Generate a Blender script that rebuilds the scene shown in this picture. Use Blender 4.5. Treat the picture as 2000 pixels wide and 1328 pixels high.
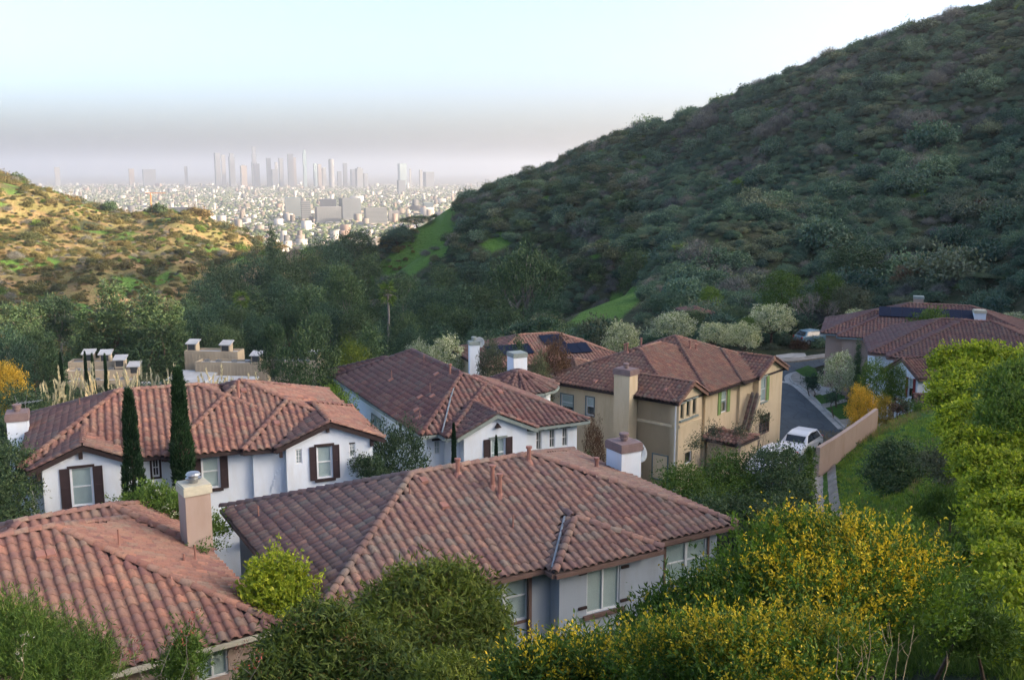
import bpy, math, random
import numpy as np
from mathutils import Matrix, Vector
R = math.radians
for _o in list(bpy.data.objects): bpy.data.objects.remove(_o)
scene = bpy.context.scene
C = scene.collection

# ------------------------------------------------------------------ camera, sky, sun, exposure
F_PX, CX, CY, V_HOR = 1944.0, 1000.0, 664.0, 330.0        # photograph is 2000 x 1328
PITCH = math.atan((CY - V_HOR) / F_PX)
cam = bpy.data.objects.new('camera', bpy.data.cameras.new('camera')); C.objects.link(cam)
cam.data.sensor_width = 36.0; cam.data.lens = 36.0 * F_PX / 2000.0
cam.data.clip_start = 0.1; cam.data.clip_end = 200000.0
cam.location = (0, 0, 0); cam.rotation_euler = (R(90) - PITCH, 0, 0)
scene.camera = cam
SUN_AZ, SUN_EL = R(102), R(15.0)                           # clockwise from the view direction (+Y)
world = bpy.data.worlds.new('World'); scene.world = world; world.use_nodes = True
wn = world.node_tree.nodes; wl = world.node_tree.links
sky = wn.new('ShaderNodeTexSky'); sky.sky_type = 'NISHITA'; sky.sun_disc = False
sky.sun_elevation = SUN_EL; sky.sun_rotation = SUN_AZ
sky.altitude = 300; sky.air_density = 0.55; sky.dust_density = 5.4; sky.ozone_density = 0.5
bg = wn['Background']; bg.inputs['Strength'].default_value = 0.15
wl.new(sky.outputs[0], bg.inputs[0])
sun = bpy.data.objects.new('sun', bpy.data.lights.new('sun', 'SUN')); C.objects.link(sun)
sun.data.energy = 3.4; sun.data.angle = R(0.53); sun.data.color = (1.0, 0.76, 0.51)
sd = Vector((math.sin(SUN_AZ) * math.cos(SUN_EL), math.cos(SUN_AZ) * math.cos(SUN_EL), math.sin(SUN_EL)))
sun.rotation_euler = sd.to_track_quat('Z', 'Y').to_euler()
vs = scene.view_settings
vs.view_transform = 'Standard'; vs.look = 'None'; vs.gamma = 1.0; vs.use_curve_mapping = False
vs.exposure = 2.08
cy = scene.cycles
cy.use_denoising = True; cy.max_bounces = 6; cy.diffuse_bounces = 3; cy.glossy_bounces = 3
cy.transmission_bounces = 4; cy.transparent_max_bounces = 8; cy.volume_bounces = 1
cy.caustics_reflective = False; cy.caustics_refractive = False
cy.sample_clamp_indirect = 6.0

# ------------------------------------------------------------------ pixel to place
def ray(u, v):
    x = (u - CX) / F_PX; y = -(v - CY) / F_PX
    return np.array([x, math.cos(PITCH) + y * math.sin(PITCH), -math.sin(PITCH) + y * math.cos(PITCH)])
def onz(u, v, z):
    r = ray(u, v); return r * (z / r[2])
def aty(u, v, Y):
    r = ray(u, v); return r * (Y / r[1])
def proj(p):
    d = p[1] * math.cos(PITCH) - p[2] * math.sin(PITCH)
    return CX + F_PX * p[0] / d, CY - F_PX * (p[1] * math.sin(PITCH) + p[2] * math.cos(PITCH)) / d
rng = np.random.default_rng(7)
random.seed(7)

# ------------------------------------------------------------------ object helpers
def tag(o, label=None, cat=None, group=None, kind=None):
    if label: o['label'] = label
    if cat: o['category'] = cat
    if group: o['group'] = group
    if kind: o['kind'] = kind
    return o
def link(o, parent=None):
    C.objects.link(o)
    if parent is not None: o.parent = parent
    return o
def empty(name, loc=(0, 0, 0), rz=0.0, parent=None):
    o = bpy.data.objects.new(name, None); o.empty_display_size = 0.3
    o.location = loc; o.rotation_euler = (0, 0, rz)
    return link(o, parent)
def fast_mesh(name, V, F, mats, midx=None, smooth=False):
    me = bpy.data.meshes.new(name)
    V = np.asarray(V, dtype=np.float32); F = np.asarray(F, dtype=np.int32)
    me.vertices.add(len(V)); me.vertices.foreach_set('co', V.ravel())
    m, k = F.shape
    me.loops.add(m * k); me.polygons.add(m)
    me.polygons.foreach_set('loop_start', np.arange(0, m * k, k, dtype=np.int32))
    me.polygons.foreach_set('vertices', F.ravel())
    if midx is not None: me.polygons.foreach_set('material_index', np.asarray(midx, dtype=np.int32))
    if smooth: me.polygons.foreach_set('use_smooth', np.ones(m, dtype=bool))
    me.update(calc_edges=True)
    for mt in (mats if isinstance(mats, (list, tuple)) else [mats]): me.materials.append(mt)
    return me
def obj(name, me, parent=None):
    return link(bpy.data.objects.new(name, me), parent)
class MB:
    """collects faces of one mesh"""
    def __init__(s): s.v = []; s.f = []
    def add(s, V, Fs):
        b = len(s.v); s.v.extend([tuple(float(c) for c in p) for p in V]); s.f.extend([tuple(i + b for i in f) for f in Fs]); return s
    def box(s, x0, x1, y0, y1, z0, z1):
        return s.add([(x0,y0,z0),(x1,y0,z0),(x1,y1,z0),(x0,y1,z0),(x0,y0,z1),(x1,y0,z1),(x1,y1,z1),(x0,y1,z1)],
                     [(0,3,2,1),(4,5,6,7),(0,1,5,4),(1,2,6,5),(2,3,7,6),(3,0,4,7)])
    def fbox(s, fr, a0, a1, d0, d1, z0, z1):
        """box in a wall's frame: along, outward, up"""
        P, t, n = fr
        pts = []
        for z in (z0, z1):
            for a, d in ((a0, d1), (a1, d1), (a1, d0), (a0, d0)):
                q = P + t * a + n * d; pts.append((q[0], q[1], z))
        return s.add(pts, [(0,3,2,1),(4,5,6,7),(0,1,5,4),(1,2,6,5),(2,3,7,6),(3,0,4,7)])
    def tube(s, p0, p1, r0, r1, n=8, caps=True):
        p0 = np.array(p0, float); p1 = np.array(p1, float); d = p1 - p0; L = np.linalg.norm(d)
        if L < 1e-6: return s
        d /= L; a = np.cross(d, (0, 0, 1.0) if abs(d[2]) < .9 else (1.0, 0, 0)); a /= np.linalg.norm(a); b = np.cross(d, a)
        V = []
        for p, r in ((p0, r0), (p1, r1)):
            for i in range(n):
                t = 2 * math.pi * i / n; V.append(p + (a * math.cos(t) + b * math.sin(t)) * r)
        Fs = [(i, i + n, (i + 1) % n + n, (i + 1) % n) for i in range(n)]
        if caps: Fs += [tuple(range(n)), tuple(range(2 * n - 1, n - 1, -1))]
        return s.add(V, Fs)
    def lathe(s, cx, cy_, prof, n=16):
        V = [(cx + r * math.cos(2*math.pi*i/n), cy_ + r * math.sin(2*math.pi*i/n), z) for r, z in prof for i in range(n)]
        Fs = [(k*n+i, k*n+(i+1)%n, (k+1)*n+(i+1)%n, (k+1)*n+i) for k in range(len(prof)-1) for i in range(n)]
        Fs += [tuple(range(n-1, -1, -1)), tuple((len(prof)-1)*n + i for i in range(n))]
        return s.add(V, Fs)
    def mesh(s, name, mat, smooth=False):
        me = bpy.data.meshes.new(name); me.from_pydata(s.v, [], s.f)
        if mat is not None: me.materials.append(mat)
        if smooth: me.polygons.foreach_set('use_smooth', [True] * len(me.polygons))
        me.update(); return me
    def build(s, name, mat, parent=None, smooth=False):
        return obj(name, s.mesh(name, mat, smooth), parent)

# ------------------------------------------------------------------ materials
def nt_new(name):
    m = bpy.data.materials.new(name); m.use_nodes = True; nt = m.node_tree
    for n in list(nt.nodes): nt.nodes.remove(n)
    out = nt.nodes.new('ShaderNodeOutputMaterial')
    return m, nt, out
def N(nt, t, **kw):
    n = nt.nodes.new(t)
    for k, v in kw.items():
        if k in n.inputs: n.inputs[k].default_value = v
        else: setattr(n, k, v)
    return n
def ramp(nt, fac, stops, interp='LINEAR'):
    r = nt.nodes.new('ShaderNodeValToRGB'); r.color_ramp.interpolation = interp
    el = r.color_ramp.elements
    while len(el) < len(stops): el.new(0.5)
    for e, (p, c) in zip(el, stops): e.position = p; e.color = (c[0], c[1], c[2], 1)
    nt.links.new(fac, r.inputs[0]); return r.outputs[0]
def noise(nt, scale, detail=4, rough=.55, vec=None, dist=0.0):
    n = N(nt, 'ShaderNodeTexNoise', Scale=scale, Detail=detail, Roughness=rough, Distortion=dist)
    if vec is not None: nt.links.new(vec, n.inputs['Vector'])
    return n.outputs['Fac']
def mixc(nt, fac, a, b, mode='MIX'):
    m = nt.nodes.new('ShaderNodeMix'); m.data_type = 'RGBA'; m.blend_type = mode
    for inp, v in ((m.inputs[0], fac), (m.inputs[6], a), (m.inputs[7], b)):
        if hasattr(v, 'links'): nt.links.new(v, inp)
        elif isinstance(v, (int, float)): inp.default_value = v
        else: inp.default_value = (v[0], v[1], v[2], 1)
    return m.outputs[2]
def rnd(nt):
    """a random number that differs per mesh island and per object"""
    g = nt.nodes.new('ShaderNodeNewGeometry'); o = nt.nodes.new('ShaderNodeObjectInfo')
    a = N(nt, 'ShaderNodeMath', operation='ADD'); f = N(nt, 'ShaderNodeMath', operation='FRACT')
    nt.links.new(g.outputs['Random Per Island'], a.inputs[0]); nt.links.new(o.outputs['Random'], a.inputs[1])
    nt.links.new(a.outputs[0], f.inputs[0]); return f.outputs[0]
def coords(nt, kind='Object'):
    return nt.nodes.new('ShaderNodeTexCoord').outputs[kind]
def bump(nt, h, strength, dist=0.02):
    b = N(nt, 'ShaderNodeBump', Strength=strength, Distance=dist); nt.links.new(h, b.inputs['Height']); return b.outputs[0]
def principled(nt, out, col, rough=.8, spec=.3, metal=0.0, normal=None):
    p = N(nt, 'ShaderNodeBsdfPrincipled', Roughness=rough, Metallic=metal)
    p.inputs['Specular IOR Level'].default_value = spec
    if hasattr(col, 'links'): nt.links.new(col, p.inputs['Base Color'])
    else: p.inputs['Base Color'].default_value = (col[0], col[1], col[2], 1)
    if normal is not None: nt.links.new(normal, p.inputs['Normal'])
    nt.links.new(p.outputs[0], out.inputs[0]); return p
def stucco(name, c, dirt=.75):
    m, nt, out = nt_new(name); v = coords(nt)
    mp = N(nt, 'ShaderNodeMapping'); mp.inputs['Scale'].default_value = (1.6, 1.6, .35); nt.links.new(v, mp.inputs[0])
    st = noise(nt, 1.0, 6, .65, mp.outputs[0]); bl = noise(nt, .5, 4, .6, v)
    base = ramp(nt, bl, [(.3, [x * .90 for x in c]), (.7, c)])
    col = mixc(nt, ramp(nt, st, [(.50, (0, 0, 0)), (.76, (.8, .8, .8))]), base, [x * dirt * k for x, k in zip(c, (1, .95, .88))])
    principled(nt, out, col, .9, .15, 0, bump(nt, noise(nt, 60, 3, .6, v), .35, .012)); return m
def plain(name, c, rough=.6, spec=.3, metal=0.0, var=.18, scale=3.0):
    m, nt, out = nt_new(name); v = coords(nt)
    col = ramp(nt, noise(nt, scale, 5, .6, v), [(.3, [x * (1 - var) for x in c]), (.7, [min(1, x * (1 + var * .6)) for x in c])])
    principled(nt, out, col, rough, spec, metal); return m
def tile_mat(name, tint=(1, 1, 1), dark=0.0):
    m, nt, out = nt_new(name); v = coords(nt); geo = nt.nodes.new('ShaderNodeNewGeometry')
    t = lambda c: [c[i] * tint[i] for i in range(3)]
    r = rnd(nt)
    base = ramp(nt, r, [(0, t((.27, .125, .098))), (.22, t((.34, .165, .120))), (.40, t((.25, .120, .105))), (.55, t((.38, .215, .150))),
                        (.70, t((.30, .150, .120))), (.84, t((.30, .205, .155))), (.955, t((.36, .17, .12))), (.975, t((.43, .205, .14))), (1, t((.42, .20, .14)))])
    big = noise(nt, .35, 5, .6, geo.outputs['Position'])
    col = mixc(nt, ramp(nt, big, [(.35, (0, 0, 0)), (.72, (.5, .5, .5))]), base, t((.20, .150, .125)))
    spot = noise(nt, 9, 6, .7, geo.outputs['Position'])
    col = mixc(nt, ramp(nt, spot, [(.50, (0, 0, 0)), (.75, (.75 + dark * .2,) * 3)]), col, t((.105, .085, .075)))
    principled(nt, out, col, .85, .2, 0, bump(nt, noise(nt, 40, 4, .6, geo.outputs['Position']), .3, .01)); return m
def leaf_mat(name, stops, trans=.25, hue=0.0):
    m, nt, out = nt_new(name); r = rnd(nt)
    col = ramp(nt, r, stops)
    oi = nt.nodes.new('ShaderNodeObjectInfo')
    k = ramp(nt, oi.outputs['Random'], [(0, (.62, .68, .72)), (1, (1.28, 1.2, 1.05))])
    col = mixc(nt, 1.0, col, k, 'MULTIPLY')
    ge = nt.nodes.new('ShaderNodeNewGeometry')
    col = mixc(nt, 1.0, col, ramp(nt, noise(nt, .9, 4, .65, ge.outputs['Position']), [(.32, (.80, .83, .86)), (.66, (1.5, 1.45, 1.3))]), 'MULTIPLY')
    d = N(nt, 'ShaderNodeBsdfPrincipled', Roughness=.55); d.inputs['Specular IOR Level'].default_value = .25
    nt.links.new(col, d.inputs['Base Color'])
    tr = nt.nodes.new('ShaderNodeBsdfTranslucent'); nt.links.new(mixc(nt, 1.0, col, (1.25, 1.2, .7), 'MULTIPLY'), tr.inputs[0])
    mx = N(nt, 'ShaderNodeMixShader'); mx.inputs[0].default_value = trans
    nt.links.new(d.outputs[0], mx.inputs[1]); nt.links.new(tr.outputs[0], mx.inputs[2]); nt.links.new(mx.outputs[0], out.inputs[0]); return m
def glass_mat(name, c=(.04, .055, .065)):
    m, nt, out = nt_new(name)
    g = nt.nodes.new('ShaderNodeBsdfGlossy'); g.inputs['Roughness'].default_value = .03; g.inputs[0].default_value = (.9, .95, 1, 1)
    t = nt.nodes.new('ShaderNodeBsdfTransparent'); t.inputs[0].default_value = (.88, .92, .92, 1)
    fr = N(nt, 'ShaderNodeLayerWeight', Blend=.5); mx = nt.nodes.new('ShaderNodeMixShader')
    nt.links.new(ramp(nt, fr.outputs['Facing'], [(0, (.05,)*3), (.6, (.09,)*3), (.85, (.3,)*3), (1, (.9,)*3)]), mx.inputs[0]); nt.links.new(t.outputs[0], mx.inputs[1]); nt.links.new(g.outputs[0], mx.inputs[2])
    nt.links.new(mx.outputs[0], out.inputs[0]); return m

M = {}
M['white'] = stucco('white_stucco', (.76, .82, .88), .86)  # white paint with the blue cast of shade light mixed in
M['grey'] = stucco('grey_stucco', (.385, .44, .50), .84)  # grey paint, tinted bluer to carry the cool shade light
M['pinkbeige'] = stucco('pink_beige_stucco', (.43, .335, .285), .8)
M['tan'] = stucco('tan_stucco', (.68, .555, .375), .76)
M['mauve'] = stucco('mauve_stucco', (.40, .30, .25), .8)
M['terrawall'] = stucco('pink_wall_stucco', (.46, .335, .265), .82)
M['cream'] = plain('cream_cap', (.52, .49, .38), .8)
M['tileC'] = tile_mat('clay_tile_brown', (.80, .94, 1.03), .7)
M['tileA'] = tile_mat('clay_tile_pink', (.88, .90, .93), .4)
M['tileB'] = tile_mat('clay_tile_mauve', (.66, .70, .80), .6)
M['tileD'] = tile_mat('clay_tile_dusty', (.78, .82, .84), .6)
M['deck'] = plain('roof_underlay', (.055, .042, .038), .9)
M['dark'] = plain('dark_brown_trim', (.045, .030, .028), .6)
M['shut'] = plain('dark_shutter', (.050, .033, .034), .55)
M['brown'] = plain('brown_trim', (.155, .100, .082), .7)
M['greyg'] = plain('grey_green_trim', (.26, .30, .275), .6)
M['slate'] = plain('blue_grey_trim', (.155, .20, .215), .6)
M['greensh'] = plain('green_shutter', (.23, .34, .115), .6)
M['redsh'] = plain('red_shutter', (.24, .035, .035), .6)
M['vinyl'] = plain('white_vinyl', (.78, .79, .79), .4, .4, 0, .04)
M['blind'] = plain('white_blind', (.66, .70, .68), .6, .2, 0, .05)
M['room'] = plain('dark_room', (.05, .055, .06), .9)
M['glass'] = glass_mat('window_glass')
M['terracotta'] = plain('terracotta_paint', (.31, .15, .115), .7)
M['lead'] = plain('valley_metal', (.26, .29, .31), .45, .5, .5)
M['metal'] = plain('galvanised_metal', (.38, .39, .39), .4, .5, .8)
M['capbrown'] = plain('chimney_cap_brown', (.22, .155, .145), .7)
M['dish'] = plain('dish_grey', (.27, .31, .34), .5, .4)
M['bark'] = plain('bark_brown', (.105, .078, .058), .95, .1, 0, .4, 8)
M['barkgrey'] = plain('bark_grey', (.23, .205, .185), .95, .1, 0, .3, 8)
M['twig'] = plain('pale_twig', (.25, .215, .195), .9, .1, 0, .3, 8)
M['straw'] = plain('straw_stem', (.40, .30, .17), .9, .1, 0, .3, 8)
M['solar'] = plain('solar_glass', (.008, .014, .034), .6, .1, 0, .2)
M['tyre'] = plain('tyre_rubber', (.02, .02, .02), .8)
M['carwhite'] = plain('white_car_paint', (.75, .76, .78), .25, .6, 0, .03)
M['carblue'] = plain('blue_grey_car_paint', (.16, .26, .32), .25, .6, 0, .03)
M['carglass'] = plain('car_glass', (.02, .025, .03), .05, .7)
M['red'] = plain('red_lamp', (.45, .02, .02), .3)
M['asphalt'] = None

# ------------------------------------------------------------------ terrain
PLAIN = -172.0
def Pp(u, v, Y): return tuple(aty(u, v, Y))
ctrl = [  # knoll the viewer stands on and the bank below
 (0,-2,-1.8),(-14,0,-3),(14,2,-2.0),(0,6,-4.6),(-10,8,-7.5),(8,8,-5.2),(0,14,-11.0),(-10,16,-13.5),(7,15,-10),(-18,14,-13),
 (0,22,-16.6),(-12,22,-17.6),(8,24,-15.2),(13,18,-9.6),(20,15,-6.5),(-25,25,-17.8),(-40,20,-17.5),(-60,5,-16),
 (-40,-20,-18),(0,-30,-7),(30,-20,0),(40,10,4),(60,30,12),  # unseen ground behind the viewer, lowered to let skylight onto the walls
 # terrace of the houses
 (-5,33,-17.8),(3,31,-17.7),(8,36,-18.2),(-15,32,-17.8),(-20,45,-17.8),(-8,46,-18),(-30,40,-17.8),(-2,52,-18.8),(5,50,-19.2),(-5,65,-18.8),
 (-20,60,-17.8),(-32,62,-17.6),(10,56,-20.2),(8,72,-20.2),(16,64,-20.2),(20,75,-20.2),(26,78,-20.2),(24,90,-20.2),(30,100,-20.2),(36,105,-20.2),
 (32,90,-20.2),(38,88,-20.1),(34,80,-20.1),(44,100,-19),(18,56,-19.6),(17.5,50,-17.8),(5,88,-20.6),(-6,80,-20.4),
 # grass bank to the right of the street
 Pp(1612,1000,44),Pp(1606,908,55.5),Pp(1640,880,60),Pp(1700,822,69),Pp(1700,990,43),Pp(1760,960,45),Pp(1800,830,58),Pp(1850,830,52),Pp(1850,1010,38),
 (24,38,-9.5),(22,28,-8.2),(30,46,-8.5),(31,62,-13.5),(38,70,-14),(45,60,-5),(50,78,-12),(60,90,-9),(70,60,8),(48,40,2),
 # the hill goes on unseen right of the frame, heights shaped to shade houses
 (110,30,27),(110,80,22),(105,130,14),(160,60,41),(160,140,30),(160,-20,43),(90,-30,19),(230,60,46),(230,200,46),(200,300,66),
 # right hill
 (55,118,-17),(70,135,-10),Pp(2000,520,165),Pp(2000,400,195),Pp(2000,250,240),Pp(2000,58,300),Pp(1750,520,175),Pp(1750,380,220),Pp(1750,200,285),Pp(1720,102,330),
 Pp(1500,540,180),Pp(1500,420,235),Pp(1500,300,300),Pp(1480,186,370),Pp(1300,520,215),Pp(1300,420,290),Pp(1300,320,370),Pp(1290,248,410),
 Pp(1120,520,255),Pp(1120,430,330),Pp(1110,312,440),Pp(1000,470,330),Pp(1000,400,420),Pp(985,362,470),Pp(880,412,480),Pp(900,470,380),Pp(800,520,350),Pp(840,430,455),
 Pp(740,480,440),Pp(680,475,500),
 (230,430,50),(150,460,35),(60,520,-5),(-20,580,-45),(120,560,-20),(300,330,70),(320,500,30),(40,640,-60),(330,100,56),(330,-50,50),
 # shelf with the bright grass
 Pp(1110,642,150),Pp(1240,572,205),Pp(1170,605,178),Pp(1060,640,165),Pp(1300,600,150),(22,122,-20.5),(48,128,-18),(-2,118,-23.5),
 # valley
 (-30,95,-25),(-60,95,-27),(-15,100,-24),(-50,130,-36),(-20,140,-34),(-90,110,-30),(-48,185,-44),(-18,180,-43),(-85,200,-45),(10,190,-38),(30,215,-34),(-15,240,-46),(-60,260,-50),(-110,260,-52),
 (0,290,-46),(-60,330,-55),(-30,380,-58),(-110,390,-62),(-75,470,-68),(-60,560,-76),(-170,330,-56),(-130,130,-34),(-170,200,-40),
 # left hill
 Pp(0,610,360),Pp(0,540,430),Pp(0,450,520),Pp(0,352,600),Pp(120,560,420),Pp(110,470,500),Pp(120,388,600),Pp(230,560,430),Pp(240,480,520),Pp(220,424,600),
 Pp(330,540,450),Pp(330,470,540),Pp(300,432,630),Pp(385,424,640),Pp(440,450,600),Pp(430,490,540),Pp(500,474,620),Pp(540,520,560),
 (-330,560,12),(-420,480,30),(-420,650,20),(-300,760,-60),(-180,760,-90),(-60,760,-120),(-60,660,-95),(60,800,-120),(250,760,-70),(420,700,-20),
 (-500,300,10),(-500,100,-10),(-500,-100,-10),(-300,100,-30),(-300,250,-40),(-200,-60,-18),
 (-500,1000,-150),(-250,1000,-165),(0,1000,-168),(250,1000,-160),(500,1000,-140),(-500,1300,-176),(0,1300,-176),(500,1300,-176),(500,500,60),(500,200,70),(500,-100,60),(200,-100,28),
]
cp = np.array(ctrl, float)
def _kern(d2): return np.sqrt(d2 + 10.0 ** 2)
_n = len(cp)
_A = _kern(((cp[:, None, :2] - cp[None, :, :2]) ** 2).sum(-1)) + np.eye(_n) * -0.35
_Q = np.hstack([np.ones((_n, 1)), cp[:, :2]])
_sol = np.linalg.solve(np.block([[_A, _Q], [_Q.T, np.zeros((3, 3))]]), np.concatenate([cp[:, 2], np.zeros(3)]))
def ground_raw(x, y):
    x = np.asarray(x, float); y = np.asarray(y, float); sh = x.shape
    q = np.stack([x.ravel(), y.ravel()], 1); out = np.empty(len(q))
    for i in range(0, len(q), 4000):
        b = q[i:i+4000]
        out[i:i+4000] = _kern(((b[:, None, :] - cp[None, :, :2]) ** 2).sum(-1)) @ _sol[:_n] + _sol[_n] + b @ _sol[_n+1:]
    return out.reshape(sh)
def axis(spec):
    a = []
    for s0, s1, st in spec: a.append(np.arange(s0, s1, st))
    return np.concatenate(a + [[spec[-1][1]]])
gx = axis([(-500,-200,12),(-200,-60,6),(-60,70,2.0),(70,200,6),(200,500,12)])
gy = axis([(-100,-20,8),(-20,125,2.0),(125,500,5),(500,760,10),(760,1300,20)])
GX, GY = np.meshgrid(gx, gy)
GZ = ground_raw(GX, GY)
def fbm(x, y, seed, sc, octs=4):
    r = np.random.default_rng(seed); z = 0; a = 1.0
    for o in range(octs):
        for _ in range(3):
            th = r.uniform(0, 2*math.pi); ph = r.uniform(0, 6.28); k = 2*math.pi/sc*(2**o)*r.uniform(.7,1.3)
            z = z + a * np.sin((x*math.cos(th)+y*math.sin(th))*k + ph + 1.3*np.sin((y*math.cos(th)-x*math.sin(th))*k*.6+ph))
        a *= .5
    return z / 4
rough = np.clip((GY - 110) / 120, 0, 1) + np.clip((np.abs(GX) - 80) / 60, 0, 1); rough = np.clip(rough, 0, 1)
GZ = GZ + rough * fbm(GX, GY, 3, 70) * 1.8
gul = np.clip((GY-330)/80,0,1) * np.clip((-GX-60)/60,0,1) * np.clip((740-GY)/60,0,1)
GZ = GZ + gul * (fbm(GX*.9+GY*.35, GY*.25, 9, 42, 3) * 5.5)
GZ = np.where(GY > 880, np.maximum(GZ, -176), GZ)
_bz = GZ
def ground(x, y):
    x = np.clip(np.asarray(x, float), gx[0], gx[-1] - 1e-3); y = np.clip(np.asarray(y, float), gy[0], gy[-1] - 1e-3)
    i = np.clip(np.searchsorted(gx, x, 'right') - 1, 0, len(gx) - 2); j = np.clip(np.searchsorted(gy, y, 'right') - 1, 0, len(gy) - 2)
    fx = (x - gx[i]) / (gx[i+1] - gx[i]); fy = (y - gy[j]) / (gy[j+1] - gy[j])
    return (_bz[j, i]*(1-fx)*(1-fy) + _bz[j, i+1]*fx*(1-fy) + _bz[j+1, i]*(1-fx)*fy + _bz[j+1, i+1]*fx*fy)
def hit(u, v, y0=4.0, y1=900.0):
    r = ray(u, v); ys = np.concatenate([np.arange(y0, 130, .5), np.arange(130, y1, 2.0)])
    p = r[None, :] * (ys / r[1])[:, None]
    k = np.nonzero(p[:, 2] < ground(p[:, 0], p[:, 1]))[0]
    return p[k[0]] if len(k) else p[-1]

# ---- street level: flatten under road, kerb and drives
STREET = -20.0
road_px = [(1470,1010),(1478,900),(1492,820),(1500,770),(1490,735),(1480,716),(1500,704),(1540,702),(1600,694),(1640,690),(1650,704),(1604,714),
           (1572,724),(1548,731),(1541,738),(1546,748),(1562,757),(1602,793),(1640,829)]
wall_pts = [np.array(onz(u, v, z)) for u, v, z in ((1592,906,-17.4),(1622,888,-17.1),(1660,862,-16.8),(1706,828,-16.4))]
_wd = (wall_pts[-1] - wall_pts[0])[:2]; _wd /= np.linalg.norm(_wd); _wn = np.array([-_wd[1], _wd[0]])
road_xy = np.array([onz(u, v, STREET)[:2] for u, v in road_px] + [tuple(p[:2] + _wn*1.7) for p in wall_pts[::-1]] + [tuple(wall_pts[0][:2] + _wn*1.7 - _wd*11)])
right_of_wall = lambda x, y: ((x - wall_pts[0][0])*_wn[0] + (y - wall_pts[0][1])*_wn[1] < 1.9) & (((x - wall_pts[-1][0])*_wd[0] + (y - wall_pts[-1][1])*_wd[1]) < 3)
def inpoly(px, py, poly):
    px = np.asarray(px); py = np.asarray(py); c = np.zeros(px.shape, bool); n = len(poly)
    for i in range(n):
        x0, y0 = poly[i]; x1, y1 = poly[(i+1) % n]
        cond = ((y0 > py) != (y1 > py)) & (px < (x1-x0)*(py-y0)/(y1-y0+1e-12)+x0); c ^= cond
    return c
def polydist(px, py, poly, closed=True):
    d = np.full(np.shape(px), 1e9); n = len(poly)
    for i in range(n if closed else n-1):
        a = np.array(poly[i]); b = np.array(poly[(i+1) % n]); ab = b - a
        t = np.clip(((px-a[0])*ab[0]+(py-a[1])*ab[1])/(ab@ab), 0, 1)
        d = np.minimum(d, np.hypot(px-a[0]-t*ab[0], py-a[1]-t*ab[1]))
    return d
inside = inpoly(GX, GY, road_xy); dist = np.where(inside, 0, polydist(GX, GY, road_xy))
wgt = np.clip(1.6 - dist / 2.2, 0, 1)
lowbank = ~right_of_wall(GX, GY)
GZ = np.where(lowbank, GZ * (1 - wgt) + (STREET - .12) * wgt, GZ); _bz = GZ

def quad_grid(nx, ny):
    i = np.arange(nx - 1); j = np.arange(ny - 1); J, I = np.meshgrid(j, i, indexing='ij'); a = (J * nx + I).ravel()
    return np.stack([a, a + 1, a + nx + 1, a + nx], 1)
def px_of(X, Y, Z):
    d = Y * math.cos(PITCH) - Z * math.sin(PITCH); d = np.where(d < 1, 1, d)
    return CX + F_PX * X / d, CY - F_PX * (Y * math.sin(PITCH) + Z * math.cos(PITCH)) / d
# ground cover per vertex: r lush grass, g dry tan soil, b pale rock
nx, ny = len(gx), len(gy)
lush = np.zeros_like(GX); dry = np.zeros_like(GX); rock = np.zeros_like(GX)
leftreg = np.clip((-GX - 55 - (GY - 330) * .08) / 30, 0, 1) * np.clip((GY - 310) / 40, 0, 1)
nA = fbm(GX, GY, 21, 60); nB = fbm(GX, GY, 22, 28)
dry = leftreg * np.clip(.62 + nA * .9, 0, 1); lush = leftreg * np.clip(-.1 - nA * 1.5 + nB * .6, 0, 1)
rock = leftreg * np.clip(nB * 1.6 - .55, 0, 1)
shelf = np.array([hit(u, v)[:2] for u, v in ((1085,652),(1130,618),(1190,580),(1215,566),(1262,570),(1250,590),(1215,620),(1190,655))])
mead = np.array([hit(u, v)[:2] for u, v in ((715,545),(760,500),(800,470),(815,432),(845,415),(905,432),(900,465),(880,500),(820,530),(800,545))])
mead2 = np.array([hit(u, v)[:2] for u, v in ((930,480),(960,455),(1000,460),(1000,480),(960,492))])
mead3 = np.array([hit(u, v)[:2] for u, v in ((1290,250),(1350,222),(1385,226),(1330,268),(1290,290),(1270,280))])
for pg, ft in ((shelf, 3), (mead, 6), (mead2, 5)):
    ins = inpoly(GX, GY, pg); dd = polydist(GX, GY, pg)
    lush = np.maximum(lush, np.where(ins, np.clip(dd / ft + .5, 0, 1), np.clip(.5 - dd / ft, 0, 1)))
bank = np.clip(((GX - 13.5) / 3), 0, 1) * np.clip((75 - GY) / 4, 0, 1) * np.clip((GY - 20) / 6, 0, 1) * np.clip((45 - GX) / 5, 0, 1)
lush = np.maximum(lush, bank * .8)
nC = fbm(GX, GY, 31, 22); hillr = np.clip((GY - 130) / 30, 0, 1) * np.clip((GX + 10) / 20, 0, 1)
lush = np.maximum(lush, hillr * np.clip(nC * 1.8 - .75, 0, 1))
me = fast_mesh('ground', np.stack([GX, GY, GZ], -1).reshape(-1, 3), quad_grid(nx, ny), [], smooth=True)
ca = me.color_attributes.new('cover', 'FLOAT_COLOR', 'POINT')
ca.data.foreach_set('color', np.stack([lush, dry, rock, np.ones_like(lush)], -1).astype(np.float32).ravel())
m, nt, out = nt_new('hill_ground'); v = coords(nt)
at_ = N(nt, 'ShaderNodeAttribute', attribute_name='cover'); sep = nt.nodes.new('ShaderNodeSeparateColor'); nt.links.new(at_.outputs['Color'], sep.inputs[0])
n1 = noise(nt, .5, 8, .65, v); n2 = noise(nt, 4, 6, .7, v); n3 = noise(nt, .09, 5, .6, v)
soil = ramp(nt, n1, [(.3, (.030, .042, .022)), (.5, (.045, .056, .030)), (.7, (.072, .068, .042))])
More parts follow.
